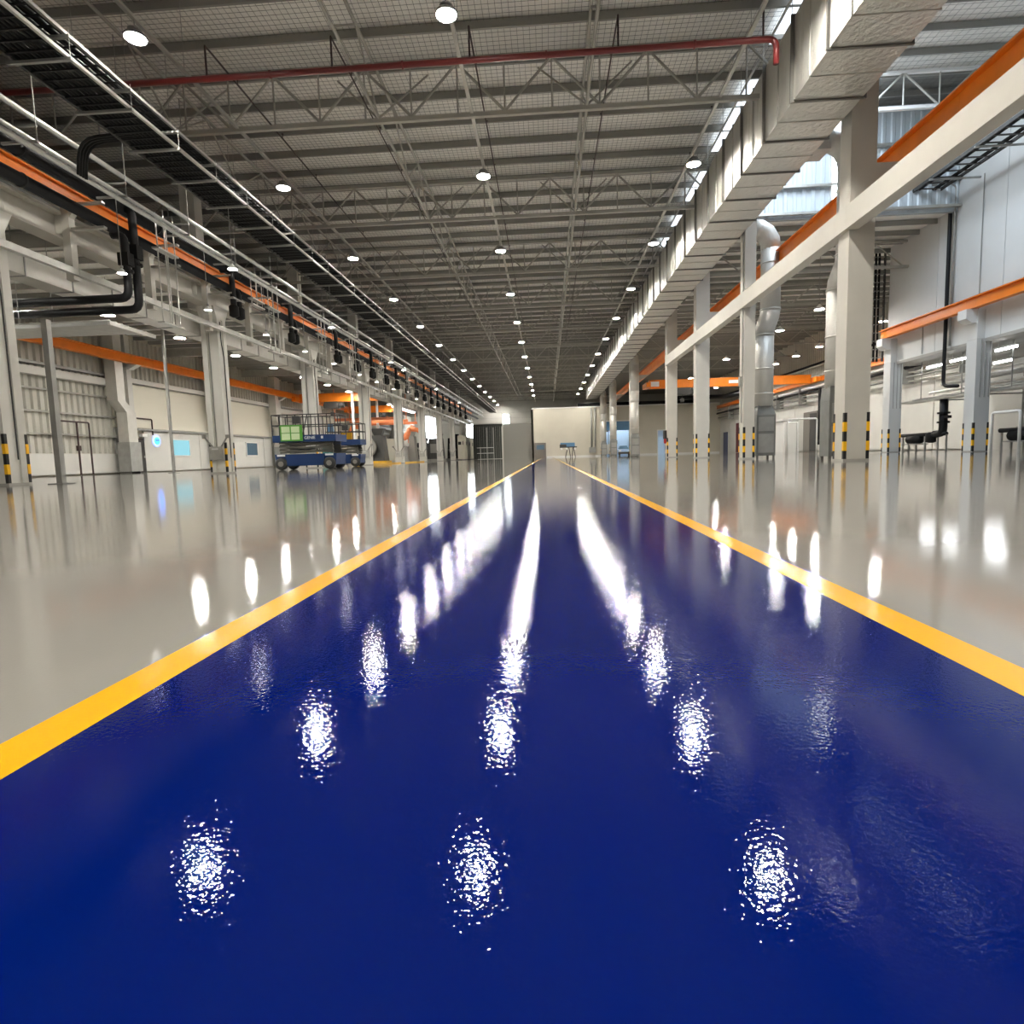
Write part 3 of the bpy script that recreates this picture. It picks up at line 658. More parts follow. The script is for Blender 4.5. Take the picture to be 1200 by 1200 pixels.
# cross pipe rack near the first drop
t = thing('pipe_rack', 'metal strut rack carrying pipes across behind the nearest left column', 'rack', (-17, 18.8, 4.9))
O('tray', MB().box(-24, -13.8, 18.3, 18.36, 4.92, 5.02).box(-24, -13.8, 19.64, 19.7, 4.92, 5.02).box(-24, -13.8, 18.36, 19.64, 4.92, 4.94), 'galv_dull', t)
for q in range(4): O('conduit', MB().path([(-24, 18.5 + q * .28, 5.09), (-13.9, 18.5 + q * .28, 5.09)], .05, 6), 'galvanised', t, True)
O('end_bracket', MB().box(-13.75, -13.68, 18.2, 20.4, 4.9, 5.02).box(-14.4, -13.7, 19.9, 19.97, 4.95, 5.05), 'galvanised', t)
for x in (-22.5, -18.5, -16.8): O('hanger', MB().bar((x, 18.33, 5), (x, 18.33, 9.2), .012).bar((x, 19.67, 5), (x, 19.67, 9.2), .012), 'galv_dull', t)
t = thing('support_post', 'slim grey steel post on a base plate beside the nearest left column', 'post', (-13.5, 15.55, 0))
O('post', MB().box(-13.58, -13.42, 15.47, 15.63, .02, 4.45), 'galv_dull', t)
O('base_plate', MB().box(-13.72, -13.28, 15.33, 15.77, 0, .02), 'galv_dull', t)
t = thing('support_post', 'thin grey steel post standing in the left bay before the cyan window', 'post', (-20.4, 31, 0))
O('post', MB().box(-20.46, -20.34, 30.94, 31.06, .02, 8.9), 'galv_dull', t)
O('base_plate', MB().box(-20.6, -20.2, 30.8, 31.2, 0, .02), 'galv_dull', t)
# beams seen under the left bay roof
for n, y in enumerate((21.0, 31.8, 42.5, 53.5, 64.7)):
    tag(O('bay_rafter', MB().prism(ibeam(y, 8.35, 8.95, .12), 'x', -27.98, -16.92), 'steel_paint'), 'grey steel rafter under the left bay roof, %s from the camera' % ORD[n], 'rafter', 'steel rafters of the left bay')

# ================================================================== CABLE TRAY (left, black cables)
t = thing('cable_tray', 'two-tier hanging cable tray packed with black cables on the left', 'tray', (-10.6, 14.6, 9.1))
TA, TB = -11.2, -9.97
for z in (9.1, 9.55):
    for x in (TA, TB): O('side_rail', MB().prism([(x - .02, z), (x + .05 if x == TA else x + .02, z), (x + .05 if x == TA else x + .02, z + .02), (x + .02 if x == TA else x + .01, z + .08), (x - .02, z + .08)] if x == TA else
                        [(x - .05, z), (x + .02, z), (x + .02, z + .07), (x - .01, z + .07), (x - .01, z + .02), (x - .05, z + .02)], 'y', 3, 119), 'machine_dark' if x == TA else 'galv_dull' if z > 9.4 else 'galvanised', t)
me_r = MB().box(TA + 10.6, TB + 10.6, -.02, .02, 0, .03).mesh('rung', 'black_foam')
y = 6.0; far = MB()
while y < 118:
    for dz in (0.005, .455):
        if y < 40: put('rung', me_r, t, (0, y - 14.6, dz))
        else: far.box(TA, TB, y - .02, y + .02, 9.1 + dz, 9.13 + dz)
    y += .31 if y < 40 else .45
stuff(O('far_rungs', far, 'machine_dark', t))
me_c = MB().box(TA + 10.45, TB + 10.68, -.035, .035, -.06, 0).mesh('cross_strut', 'galv_dull')
ur = unit_bar(.008, 'galv_dull', 4)
y = 12.75 - 1.85 * 3; k = 0
while y < 118:
    put('cross_strut', me_c, t, (0, y - 14.6, 0)); put('cross_strut', me_c, t, (0, y - 14.6, .45))
    if y < 60:
        for x in (TA - .06, TB + .05): between('hanger_rod', ur, t, (x + 10.6, y - 14.6, -.06), (x + 10.6, y - 14.6, 3.85 if x < -11 else .56))
    y += 1.85; k += 1
t = thing('cable_bundle', 'thick black power cables lying in the two-tier cable tray', 'cables', (-10.6, 14.6, 9.13))
for z in (9.15, 9.60):
    for q in range(10):
        x = TA + .09 + q * .112; pts = []; yy_ = 2
        while yy_ < 119: pts.append((x + random.uniform(-.018, .018), yy_, z + .03 + random.uniform(0, .015))); yy_ += 3.0
        O('cable', MB().path(pts, .047, 6), 'black_rubber', t, True)
t = thing('cable_dropper', 'curved black cable bend leaving the tray towards the left pipes', 'cables', (-11.4, 16, 9))
for q in range(4): O('cable', MB().bend([(-10.2, 15.7 + q * .09, 9.2), (-12.2, 15.7 + q * .09, 9.1), (-12.3, 15.7 + q * .09, 8.2)], .04, .5, 6), 'black_rubber', t, True)

# ================================================================== SIDE BAY LAMPS
m_cone = MB().lathe([(.30, 0), (.27, .05), (.13, .24), (.07, .3), (.05, .36)], 14, cap=False).mesh('reflector', 'reflector_white', True)
m_cl2 = MB().lathe([(.02, .0), (.19, .01), (.27, .03)], 14).mesh('lens', 'lens_cone', True)
m_cl3 = MB().lathe([(.02, .0), (.19, .01), (.27, .03)], 14).mesh('lens', 'lens_small', True)
m_gear = MB().lathe([(.07, .34), (.09, .38), (.09, .5), (.03, .53)], 10).mesh('gear_box', 'lamp_grey', True)
def cone(x, y, z, top, label, group, s=1.0):
    lens = m_cl2 if s > .9 else m_cl3
    t = thing('bay_lamp', label, 'lamp', (x, y, z), group)
    for nm, me in (('reflector', m_cone), ('lens', lens), ('gear_box', m_gear)): put(nm, me, t, sc=(s, s, s))
    between('hanger_rod', u_rod, t, (0, 0, .5 * s), (0, 0, top - z))
for n, y in enumerate((15.5, 21.4, 27.0, 32.4, 38.3, 43.7, 49.1, 54.6, 60.4, 68, 76, 86)):
    cone(-20.35, y, 7.48, 9.25, 'white cone lamp in the left bay roof, %s from the camera' % ORD[n], 'cone lamps of the left bay')
for n, y in enumerate((18.3, 23.0, 27.8, 32.3, 36.7, 41.8, 45.9, 51.0, 60, 70)):
    cone(-13.2, y, 6.46, 8.95, 'white cone lamp hung before the left columns, %s from the camera' % ORD[n], 'cone lamps before the left columns', .48)
for n, y in enumerate((20.15, 29.4, 40.5, 44.2, 57.15, 71.95)):
    cone(-10.6, y, 7.03, 9.06, 'white cone lamp hung under the black cable tray, %s from the camera' % ORD[n], 'cone lamps under the tray', .55)
for n, (x, y) in enumerate(((17.2, 38.9), (17.2, 45.2), (17.2, 58.2), (17.2, 72.1), (23.5, 43.4), (23.5, 53), (23.5, 57.8), (23.5, 62.7), (23.5, 71.9), (17.2, 84), (23.5, 84))):
    cone(x, y, 9.0, 12.26, 'white cone lamp in the far right bay, %s row, %s by distance' % ('inner' if x < 20 else 'outer', ORD[(0, 1, 2, 3, 0, 1, 2, 3, 4, 4, 5)[n]]), 'cone lamps of the far right bay')

# ================================================================== RIGHT BAY
WCOL = [(22.0, 'nearest, out of view'), (29.75, 'first'), (36.8, 'second')]
for n, (y, lab) in enumerate(WCOL):
    x0, x1 = 20.45, 21.15; cx = (x0 + x1) / 2
    t = thing('wall_pier', 'white concrete pier under the tall right wall, %s' % ('behind the frame edge' if n == 0 else lab + ' from the camera in view'), 'column', (cx, y, 0), 'white piers under the right wall')
    O('shaft', MB().box(x0, x1, y, y + .7, .05, 5.34), 'wall_cool', t)
    O('plinth', MB().box(x0 - .01, x1 + .01, y - .01, y + .71, 0, .05), 'concrete_grey', t)
    O('upper_shaft', MB().box(x0, 20.795, y, y + .7, 5.35, 6.7), 'wall_cool', t)
    O('corbel', MB().hexa([(20.2, y + .05, 6.1), (20.44, y + .05, 6.1), (20.44, y + .65, 6.1), (20.2, y + .65, 6.1)], [(19.95, y + .05, 6.3), (20.44, y + .05, 6.3), (20.44, y + .65, 6.3), (19.95, y + .65, 6.3)]).box(19.95, 20.44, y + .05, y + .65, 6.3, 6.74), 'white_paint', t, label='white corbel block')
    guards(t, x0, x1, y, y + .7, cx, y)
    for q in range(3): O('conduit', MB().path([(x1 - .1 - q * .2, y - .04, 2.6), (x1 - .1 - q * .2, y - .04, 5.3)], .02, 6), 'galv_dull', t)
# tray along the wall
t = thing('wall_cable_ladder', 'black cable ladder high along the tall right wall', 'tray', (19.2, 20, 13))
for x in (18.6, 19.9): O('side_rail', MB().box(x - .03, x + .03, -4, 37.6, 13.0, 13.15), 'machine_dark', t)
me = MB().box(-.62, .68, -.05, .05, .03, .06).mesh('rung', 'machine_dark')
for k in range(64): put('rung', me, t, (0, 37.3 - k * .62 - 20, 0))
for q in range(4): O('cable', MB().path([(18.75 + q * .12 + (.55 if q > 1 else 0), -4, 13.1), (18.75 + q * .12 + (.55 if q > 1 else 0), 37.5, 13.1)], .05, 6), 'black_rubber', t, True)
me = MB().box(-.75, 1.6, -.04, .04, -.07, 0).mesh('support_arm', 'galv_dull')
for k in range(12): put('support_arm', me, t, (0, 36.5 - k * 3 - 20, 0))
t = thing('vertical_cable_ladder', 'black vertical cable ladder at the end of the tall right wall', 'tray', (20.4, 38.3, 6))
for x in (19.85, 20.75): O('side_rail', MB().box(x - .03, x + .03, 38.2, 38.35, 5.6, 13.1), 'machine_dark', t)
me = MB().box(-.55, .35, -.03, .03, 0, .06).mesh('rung', 'galv_dull')
for k in range(15): put('rung', me, t, (0, 0, -.2 + k * .5))
for q in range(3): O('cable', MB().path([(20.05 + q * .2, 38.32, 5.6), (20.05 + q * .2, 38.32, 13.1)], .06, 6), 'black_rubber', t, True)
t = thing('black_riser_pipe', 'black riser pipe running down the tall white right wall', 'pipe', (20.6, 32, 4))
O('pipe', MB().bend([(19.2, 32.3, 13.35), (20.62, 32.3, 13.35), (20.62, 32.3, 3.4), (20.62, 31.2, 3.3)], .09, .35, 10), 'black_foam', t, True)
O('pipe', MB().bend([(19.2, 32.0, 13.3), (20.66, 32.0, 13.3), (20.66, 32.0, 5.4)], .05, .3, 8), 'galv_dull', t, True)
for y in (30.2, 34.4):
    t = thing('wall_conduit', 'thin dark conduit on the tall right wall, %s the black riser pipe' % ('just right of' if y < 32 else 'left of'), 'conduit', (20.78, y, 6))
    O('conduit', MB().path([(20.76, y, 5.4), (20.76, y, 13 if y < 32 else 7.2)], .022, 6), 'galv_dull', t)
# room under the wall: fluorescent tubes, pipe racks, pumps
for n, (x, y, z) in enumerate(((21.9, 29.9, 4.85), (25.2, 34.6, 4.85), (21.95, 33.2, 4.85), (22.2, 35.6, 4.85), (24.6, 29.5, 4.85))):
    t = thing('strip_light', 'white fluorescent strip light in the side room, %s' % ('nearest the opening', 'deepest', 'middle one', 'by the far pier', 'over the nearer pump')[n], 'lamp', (x, y, z), 'strip lights in the side room')
    O('tube', MB().path([(x, y - .65, z), (x, y + .65, z)], .05, 8), 'tube_white', t, True)
    O('housing', MB().box(x - .1, x + .1, y - .7, y + .7, z + .06, z + .14).bar((x, y - .5, z + .1), (x, y - .5, 5.2), .01).bar((x, y + .5, z + .1), (x, y + .5, 5.2), .01), 'white_paint', t)
t = thing('service_pipe_rack', 'rack of grey service pipes under the side room ceiling', 'rack', (23.5, 30, 3))
for q, (x, z, r) in enumerate(((22.2, 3.1, .06), (22.6, 3.1, .05), (23.2, 3.5, .09), (23.9, 4.0, .12), (24.6, 4.2, .08), (22.4, 4.1, .05), (25.4, 3.6, .1))):
    O('pipe', MB().path([(x, 14, z), (x, 37.5, z)], r, 8), 'galvanised' if q % 3 else 'galv_dull', t, True)
for k in range(7): O('support', MB().box(22, 25.8, 16 + k * 3.4, 16.08 + k * 3.4, 2.95, 3.02).bar((22, 16 + k * 3.4, 3), (22, 16 + k * 3.4, 5.2), .025).bar((25.8, 16 + k * 3.4, 3), (25.8, 16 + k * 3.4, 5.2), .025), 'galv_dull', t)
O('silver_tray', MB().box(21.3, 22.1, 14, 37.6, 2.86, 2.96), 'galvanised', t)
for k in range(4):
    y = 29 + k * 2.1
    tag(O('wall_pipe', MB().path([(26.9, y, .9), (26.9, y, 5.2)], .05, 8).box(26.75, 27, y - .2, y + .2, .7, 1.3), 'galv_dull', smooth=False), 'grey vertical pipe with box on the side room wall, %s from the camera' % ORD[k], 'pipe', 'wall pipes of the side room')
def pump(y0, label):
    t = thing('pump_manifold', label, 'pump', (21.6, y0, 0), 'black pump manifolds')
    x = 21.6
    O('header', MB().path([(x, y0 + .2, .98), (x, y0 + 4.2, .98)], .11, 10), 'black_foam', t, True)
    O('motor', MB().path([(x, y0 + 2.4, .72), (x, y0 + 3.5, .72)], .24, 12), 'black_rubber', t, True)
    O('pump_body', MB().lathe([(.1, .5), (.26, .55), (.26, 1.0), (.12, 1.1)], 12, (x, y0 + 1.5, 0)), 'black_rubber', t, True)
    O('riser', MB().bend([(x, y0 + 1.2, .98), (x, y0 + .5, .98), (x, y0 + .5, 2.84)], .2, .35, 12), 'black_foam', t, True)
    O('valve', MB().lathe([(.3, -.05), (.3, .05)], 12, (x, y0 + .5, 2.1)).lathe([(.3, -.05), (.3, .05)], 12, (x, y0 + .5, 1.6)).box(x - .1, x + .1, y0, y0 + .5, 1.8, 1.95), 'black_rubber', t)
    for d in (.2, .9, 2.0, 2.8, 3.5, 4.1): O('leg', MB().box(x - .04, x + .04, y0 + d - .04, y0 + d + .04, 0, .95), 'galvanised', t)
    O('stand', MB().box(x - .3, x + .3, y0 + 2.2, y0 + 3.7, .42, .48), 'galv_dull', t)
pump(33.2, 'black pump and pipe manifold on grey legs between the two piers')
pump(25.4, 'black pump and pipe manifold on grey legs at the frame edge')
def hoop(x, y0, y1, z, label, along='y'):
    pts = [(x, y0, 0), (x, y0, z), (x, y1, z), (x, y1, 0)] if along == 'y' else [(y0, x, 0), (y0, x, z), (y1, x, z), (y1, x, 0)]
    return tag(O('barrier_hoop', MB().bend(pts, .06, .12, 8), 'white_paint', smooth=True), label, 'barrier', 'white barrier hoops')
hoop(20.2, 26.6, 28.2, 1.75, 'white barrier hoop by the nearer black pump')
hoop(45, 17.8, 19.9, 2.55, 'large white tube frame standing in the far right bay', 'x')
hoop(47, 18.5, 19.3, 2.4, 'smaller white tube frame behind the large one in the far right bay', 'x')
# far right wall contents
t = thing('wall_pipe_bank', 'bank of dark pipes and white ducts under the distant orange rail', 'pipe', (27.4, 60, 6))
for x, z, r, m in ((27.5, 6.6, .16, 'white_paint'), (27.3, 6.25, .12, 'black_foam'), (27.6, 5.9, .08, 'galvanised'), (27.5, 5.55, .08, 'galv_dull'), (27.6, 5.2, .06, 'galvanised'), (27.4, 8.6, .09, 'galvanised'), (27.6, 8.9, .12, 'black_foam')):
    O('pipe', MB().path([(x, 39, z), (x, 97, z)], r, 8), m, t, True)
for k in range(9): O('wall_bracket', MB().box(27.15, 27.97, 41 + k * 6.2, 41.1 + k * 6.2, 5.05, 6.75), 'galv_dull', t)
for n, y in enumerate((54.5, 61.0)):
    tag(O('black_drop_pipe', MB().path([(27.2, y, 6.3), (27.2, y, 1.0)], .16, 8).box(27.0, 27.4, y - .3, y + .3, .7, 1.2), 'black_foam', smooth=True), 'black vertical pipe on the distant right wall, %s' % ('nearer one' if n == 0 else 'farther one'), 'pipe', 'black drops on the distant right wall')
d = struct(O('door_30', MB().box(27.85, 27.98, 63, 66.2, 0, 4.2), 'door_brown')); O('door_leaf', MB().box(27.8, 27.86, 63.1, 64.5, .05, 4.0), 'door_dark', d); O('door_leaf', MB().box(27.8, 27.86, 64.6, 66.1, .05, 4.0), 'door_brown', d)
t = thing('white_cabin', 'white cabin box against the distant right wall', 'cabin', (27.2, 70, 0)); O('shell', MB().box(26.3, 27.95, 67.5, 72, 0, 3.4), 'white_paint', t); O('roof_cap', MB().box(26.15, 27.96, 67.4, 72.1, 3.45, 3.7), 'white_paint', t); O('dark_strip', MB().box(26.4, 27.9, 67.6, 71.9, 3.38, 3.47), 'door_dark', t)  # thin dark strip between shell and roof cap
d = struct(O('door_31', MB().box(27.9, 27.98, 86.6, 89.5, 0, 4.8), 'white_paint')); O('door_leaf', MB().box(27.85, 27.9, 86.9, 89.2, .02, 4.3), 'door_maroon', d, label='dark maroon door leaf')
d = struct(O('door_32', MB().box(27.9, 27.98, 93.5, 95.6, 0, 3.2), 'door_blue'))
t = thing('black_duct_bend', 'black duct bending down beside the beige partition corner', 'duct', (27.2, 92, 7))
O('tube', MB().bend([(20, 97.0, 8.95), (26.3, 97.0, 8.95), (26.4, 90, 8.3), (26.4, 80, 8.0)], .35, 1.0, 10), 'black_foam', t, True)
t = thing('truss_right_bay', 'pale truss across the right bay in front of the blue cladding', 'truss', (15, 28.6, 15.3))
O('bottom_chord', MB().box(9.69, 20.81, 28.52, 28.68, 15.2, 15.34), 'white_paint', t); O('top_chord', MB().box(9.69, 20.81, 28.53, 28.67, 16.7, 16.82), 'white_paint', t)
for i in range(8):
    x = 9.9 + i * 1.54
    between('web_post', u_ver, t, (x - 15, 0, 0), (x - 15, 0, 1.45))
    if i < 7: between('web_diagonal', u_dia, t, (x - 15, 0, 0 if i % 2 else 1.45), (x + 1.54 - 15, 0, 1.45 if i % 2 else 0))
for n, y in enumerate((36, 44, 52, 60, 68, 76)):
    xe = 20.7 if y < 38 else 27.9
    t = thing('far_bay_truss', 'grey roof truss of the far right bay, %s from the camera' % ORD[n], 'truss', (15, y, 10.6), 'trusses of the far right bay')
    O('bottom_chord', MB().box(9.69, xe + .12, y - .08, y + .08, 10.5, 10.64), 'steel_paint', t); O('top_chord', MB().box(9.9, xe, y - .07, y + .07, 11.9, 12.03), 'steel_paint', t)
    for i in range(7 if y < 38 else 11):
        x = 10 + i * 1.5; between('web_diagonal', u_dia, t, (x - 15, 0, 0 if i % 2 else 1.25), (x + 1.5 - 15, 0, 1.25 if i % 2 else 0))

# ================================================================== LEFT WALL FITTINGS
def wall_duct(n, y):
    t = thing('wall_duct', 'tapered silver wall duct with grey floor plenum on the left wall, %s from the camera' % ORD[n], 'duct', (-27.0, y, 0), 'silver ducts on the left wall')
    x0, x1 = -27.58, -26.88
    O('upper_run', MB().box(x0, x1, y - 1.05, y - .35, 4.6, 8.9), 'duct_plain', t)
    O('offset', MB().hexa([(x0, y - .35, 3.9), (x1, y - .35, 3.9), (x1, y + .5, 3.9), (x0, y + .5, 3.9)], [(x0, y - 1.05, 4.6), (x1, y - 1.05, 4.6), (x1, y - .35, 4.6), (x0, y - .35, 4.6)]), 'duct_plain', t)
    O('lower_run', MB().box(x0, x1, y - .35, y + .5, 2.0, 3.9), 'duct_plain', t)
    O('plenum', MB().box(x0 - .02, x1 + .12, y - .5, y + .56, .1, 2.0), 'galv_dull', t)
    for yy_ in (y - .4, y + .48): O('foot', MB().box(x0, x1, yy_ - .05, yy_ + .05, 0, .1), 'flange_dark', t)
for n, y in enumerate((36.9, 47.7, 58.7, 69.9)): wall_duct(n, y)
t = thing('round_sign', 'round glowing blue sign on the left wall', 'sign', (-27.9, 40.75, 2.2))
O('face', MB().path([(-27.96, 40.75, 2.2), (-27.86, 40.75, 2.2)], .26, 20), 'sign_blue', t, label='glowing blue disc')
O('halo_disc', MB().path([(-27.97, 40.75, 2.2), (-27.9, 40.75, 2.2)], .42, 20), 'sign_halo', t, label='pale violet halo of the sign, drawn as a disc')  # glow around the sign, drawn as a pale emitting disc
O('bar', MB().box(-27.86, -27.84, 40.58, 40.92, 2.2, 2.3), 'blue_deep', t)
t = thing('hose_frame', 'thin dark pipe frame with valve by the nearest left column', 'pipe', (-26.5, 28.4, 0))
O('pipe', MB().bend([(-26.8, 31.0, 3.05), (-26.8, 33.2, 3.05), (-26.8, 33.2, .02)], .05, .1, 6).path([(-26.8, 32.3, 3.05), (-26.8, 32.3, .02)], .05, 6), 'dark_pipe', t)
O('valve', MB().box(-26.88, -26.72, 32.2, 32.4, 1.4, 1.7), 'dark_pipe', t)
t = thing('door_pipe', 'thin dark pipe with valve over the dark door on the left wall', 'pipe', (-27.8, 38.4, 0))
O('pipe', MB().bend([(-27.85, 38.3, .02), (-27.85, 38.3, 3.7), (-27.85, 40.3, 3.7), (-27.85, 40.3, 2.6)], .045, .1, 6), 'dark_pipe', t)
O('valve', MB().box(-27.93, -27.75, 38.2, 38.4, 3.55, 3.8), 'machine_dark', t); O('hose_box', MB().box(-27.93, -27.7, 38.15, 38.5, 1.0, 1.6), 'machine_dark', t)
tag(O('wall_light', MB().box(-27.95, -27.7, 39.0, 39.5, 2.45, 2.65), 'reflector_white'), 'small white bulkhead light over the dark left door', 'lamp')

# ================================================================== SCISSOR LIFTS
def lift(cx, cy, L_, W_, label, poster):
    t = thing('scissor_lift', label, 'lift', (cx, cy, 0), 'blue scissor lifts')
    x0, x1, y0, y1 = cx - L_ / 2, cx + L_ / 2, cy - W_ / 2, cy + W_ / 2
    O('chassis', MB().hexa([(x0 + .1, y0 + .12, .24), (x1 - .1, y0 + .12, .24), (x1 - .1, y1 - .12, .24), (x0 + .1, y1 - .12, .24)], [(x0 + .02, y0 + .08, .85), (x1 - .02, y0 + .08, .85), (x1 - .02, y1 - .08, .85), (x0 + .02, y1 - .08, .85)]), 'lift_blue', t)
    O('tray_door', MB().box(x0 + .7, x1 - .75, y0 + .02, y0 + .1, .22, .8), 'lift_blue', t)
    for x in (x0 + .38, x1 - .42):
        for y, s in ((y0 + .02, -1), (y1 - .02, 1)):
            wv = O('wheel', MB().path([(x, y - s * .24, .33), (x, y - s * .2, .33), (x, y + s * .02, .33), (x, y + s * .06, .33)], .33, 16, radii=[.26, .33, .33, .26]), 'lift_dark', t, True)
            O('hub', MB().path([(x, y + s * .05, .33), (x, y + s * .09, .33)], .15, 10), 'machine_grey', wv)
        O('fender_plate', MB().box(x - .22, x + .22, y0 + .03, y0 + .07, .74, .84), 'white_letters', t, label='small white plate')
    n = 3
    for i in range(n):
        z = .9 + i * .2
        for s in (0, 1):
            for y in (y0 + .22, y1 - .22):
                O('scissor_arm', MB().path([(x0 + .25, y + s * .06, z + (.04 if s else .17)), (x1 - .25, y + s * .06, z + (.17 if s else .04))], .065, 4), 'scissor_grey', t)
    O('cylinder', MB().path([(x0 + .6, cy, .98), (x1 - .6, cy, 1.35)], .08, 8), 'galv_dull', t)
    O('platform', MB().box(x0, x1, y0, y1, 1.52, 1.60).box(x0, x1, y0 - .02, y0 + .04, 1.5, 1.88).box(x0, x1, y1 - .04, y1 + .02, 1.5, 1.88).box(x0 - .02, x0 + .04, y0, y1, 1.5, 1.88).box(x1 - .04, x1 + .02, y0, y1, 1.5, 1.88), 'lift_blue', t)
    zt = 2.98
    nx = max(4, int(L_ / .42))
    for y in (y0, y1):
        for z in (zt, 2.42): O('rail', MB().path([(x0, y, z), (x1, y, z)], .03, 6), 'lift_dark', t)
        for i in range(nx + 1): O('rail_post', MB().path([(x0 + (x1 - x0) * i / nx, y, 1.85), (x0 + (x1 - x0) * i / nx, y, zt)], .026, 6), 'lift_dark', t)
    for x in (x0, x1):
        for z in (zt, 2.42): O('rail', MB().path([(x, y0, z), (x, y1, z)], .03, 6), 'lift_dark', t)
        O('rail_post', MB().path([(x, cy, 1.85), (x, cy, zt)], .026, 6), 'lift_dark', t)
    O('control_box', MB().box(x0 + 1.15, x0 + 1.55, y0 - .02, y0 + .2, 2.5, 2.9), 'lift_dark', t)
    if poster:
        O('rail', MB().path([(x0 + 1.7, y0 - .02, 1.88), (x0 + 2.0, y0 - .02, zt)], .03, 6), 'lift_dark', t)
        p = O('poster', MB().box(x0 + .48, x0 + 1.7, y0 - .1, y0 - .04, 1.56, 2.42), 'poster_green', t, label='green notice board with four pale sheets')
        for a in (0, 1):
            for b in (0, 1): O('sheet', MB().box(x0 + .56 + a * .54, x0 + 1.02 + a * .54, y0 - .115, y0 - .1, 1.63 + b * .38, 1.97 + b * .37), 'poster_pale', p)
        text('lettering', 'GENIE', .22, 'white_letters', t, (x0 + 2.08 - cx, y0 - .03 - cy, 1.72), (PI / 2, 0, 0), 'white lettering')
        O('sticker', MB().box(x0 + 2.7, x0 + 2.82, y0 - .03, y0 - .02, 1.66, 1.8), 'white_letters', t)
    else:
        O('plate', MB().box(x0 + .3, x0 + .62, y0 - .03, y0 - .02, 1.58, 1.84), 'white_letters', t, label='white plate')
        for d in (.95, 1.4): O('bin', MB().box(x0 + d, x0 + d + .36, y0 + .2, y0 + .6, 1.62, 2.35), 'dull_yellow', t, label='yellow bin on the platform')
        O('jacket_bundle', MB().hexa([(x0 + .1, y0 + .1, 2.4), (x0 + .5, y0 + .1, 2.4), (x0 + .5, y0 + .4, 2.4), (x0 + .1, y0 + .4, 2.4)], [(x0 + .15, y0 + .1, 3.0), (x0 + .42, y0 + .1, 3.0), (x0 + .42, y0 + .35, 3.0), (x0 + .15, y0 + .35, 3.0)]), 'blue_deep', t)
lift(-13.2, 32.3, 3.5, 1.7, 'blue scissor lift with a green notice board on its rail', True)
lift(-14.1, 40.8, 2.4, 1.3, 'smaller blue scissor lift with yellow bins, behind the first lift', False)

# ================================================================== MACHINES ON THE LEFT
def robot(x, y, label, s=1.0):
    t = thing('robot_arm', label, 'robot', (x, y, 0), 'orange robot arms')
    O('pedestal', MB().lathe([(.5 * s, 0), (.45 * s, .1), (.3 * s, .3), (.3 * s, 2.2)], 12, (x, y, 0)), 'machine_grey', t, True)
    O('shoulder', MB().path([(x - .4 * s, y, 2.5), (x + .4 * s, y, 2.5)], .5 * s, 14), 'white_paint', t, True)
    O('upper_arm', MB().path([(x, y, 2.5), (x + .1, y, 3.2), (x + .7 * s, y, 4.3)], .35 * s, 10, radii=[.45 * s, .4 * s, .3 * s]), 'robot_orange', t, True)
    O('forearm', MB().path([(x + .7 * s, y, 4.3), (x + 1.6 * s, y, 4.1), (x + 2.2 * s, y, 3.6)], .3 * s, 10, radii=[.4 * s, .28 * s, .16 * s]), 'robot_orange', t, True)
    O('wrist', MB().path([(x + 2.2 * s, y, 3.6), (x + 2.35 * s, y, 3.2)], .15 * s, 8), 'machine_dark', t, True)
robot(-18.2, 75, 'orange and white robot arm between the left columns')
robot(-22.5, 66, 'orange robot arm deeper in the left bay', .9)
def machine(x, y, w_, d_, h_, label, m='machine_dark', wheel=False):
    t = thing('press_machine', label, 'machine', (x, y, 0), 'machines in the left bay')
    O('body', MB().hexa([(x - w_ / 2, y - d_ / 2, .1), (x + w_ / 2, y - d_ / 2, .1), (x + w_ / 2, y + d_ / 2, .1), (x - w_ / 2, y + d_ / 2, .1)], [(x - w_ * .42, y - d_ * .4, h_), (x + w_ * .42, y - d_ * .4, h_), (x + w_ * .42, y + d_ * .4, h_), (x - w_ * .42, y + d_ * .4, h_)]), m, t)
    O('base', MB().box(x - w_ * .56, x + w_ * .56, y - d_ * .56, y + d_ * .56, 0, .3), 'dull_yellow' if wheel else 'machine_grey', t)
    O('panel', MB().box(x - w_ * .3, x + w_ * .1, y - d_ * .5 - .03, y - d_ * .48, h_ * .35, h_ * .75), 'machine_grey', t)
    if wheel:
        O('drum', MB().path([(x - w_ * .1, y - d_ * .5 - .5, h_ * .6), (x - w_ * .1, y - d_ * .5, h_ * .6)], h_ * .36, 18), 'machine_grey', t)
        O('drum_hub', MB().path([(x - w_ * .1, y - d_ * .5 - .6, h_ * .6), (x - w_ * .1, y - d_ * .5 - .5, h_ * .6)], h_ * .22, 14), 'lift_dark', t)
    O('hopper', MB().hexa([(x + w_ * .1, y - .3, h_), (x + w_ * .35, y - .3, h_), (x + w_ * .35, y + .3, h_), (x + w_ * .1, y + .3, h_)], [(x, y - .5, h_ + .7), (x + w_ * .45, y - .5, h_ + .7), (x + w_ * .45, y + .5, h_ + .7), (x, y + .5, h_ + .7)]), m, t)
machine(-18.0, 60, 3.0, 1.8, 2.9, 'dark machine with a large drum on a yellow base behind the fourth left column', 'machine_dark', True)
machine(-22.0, 57, 1.6, 1.4, 2.2, 'teal machine cabinet deep in the left bay', 'machine_teal')
machine(-18.6, 78, 2.4, 1.8, 3.4, 'grey machine standing under the orange and white robot', 'machine_grey')
machine(-17.4, 82, 1.6, 1.6, 2.6, 'black machine right of the robot', 'black_foam')
machine(-18.0, 95, 2.6, 1.8, 3.6, 'black press below the bright end window', 'machine_dark')
machine(-17.2, 108, 2.2, 1.8, 4.0, 'black machine near the far left end', 'black_foam')
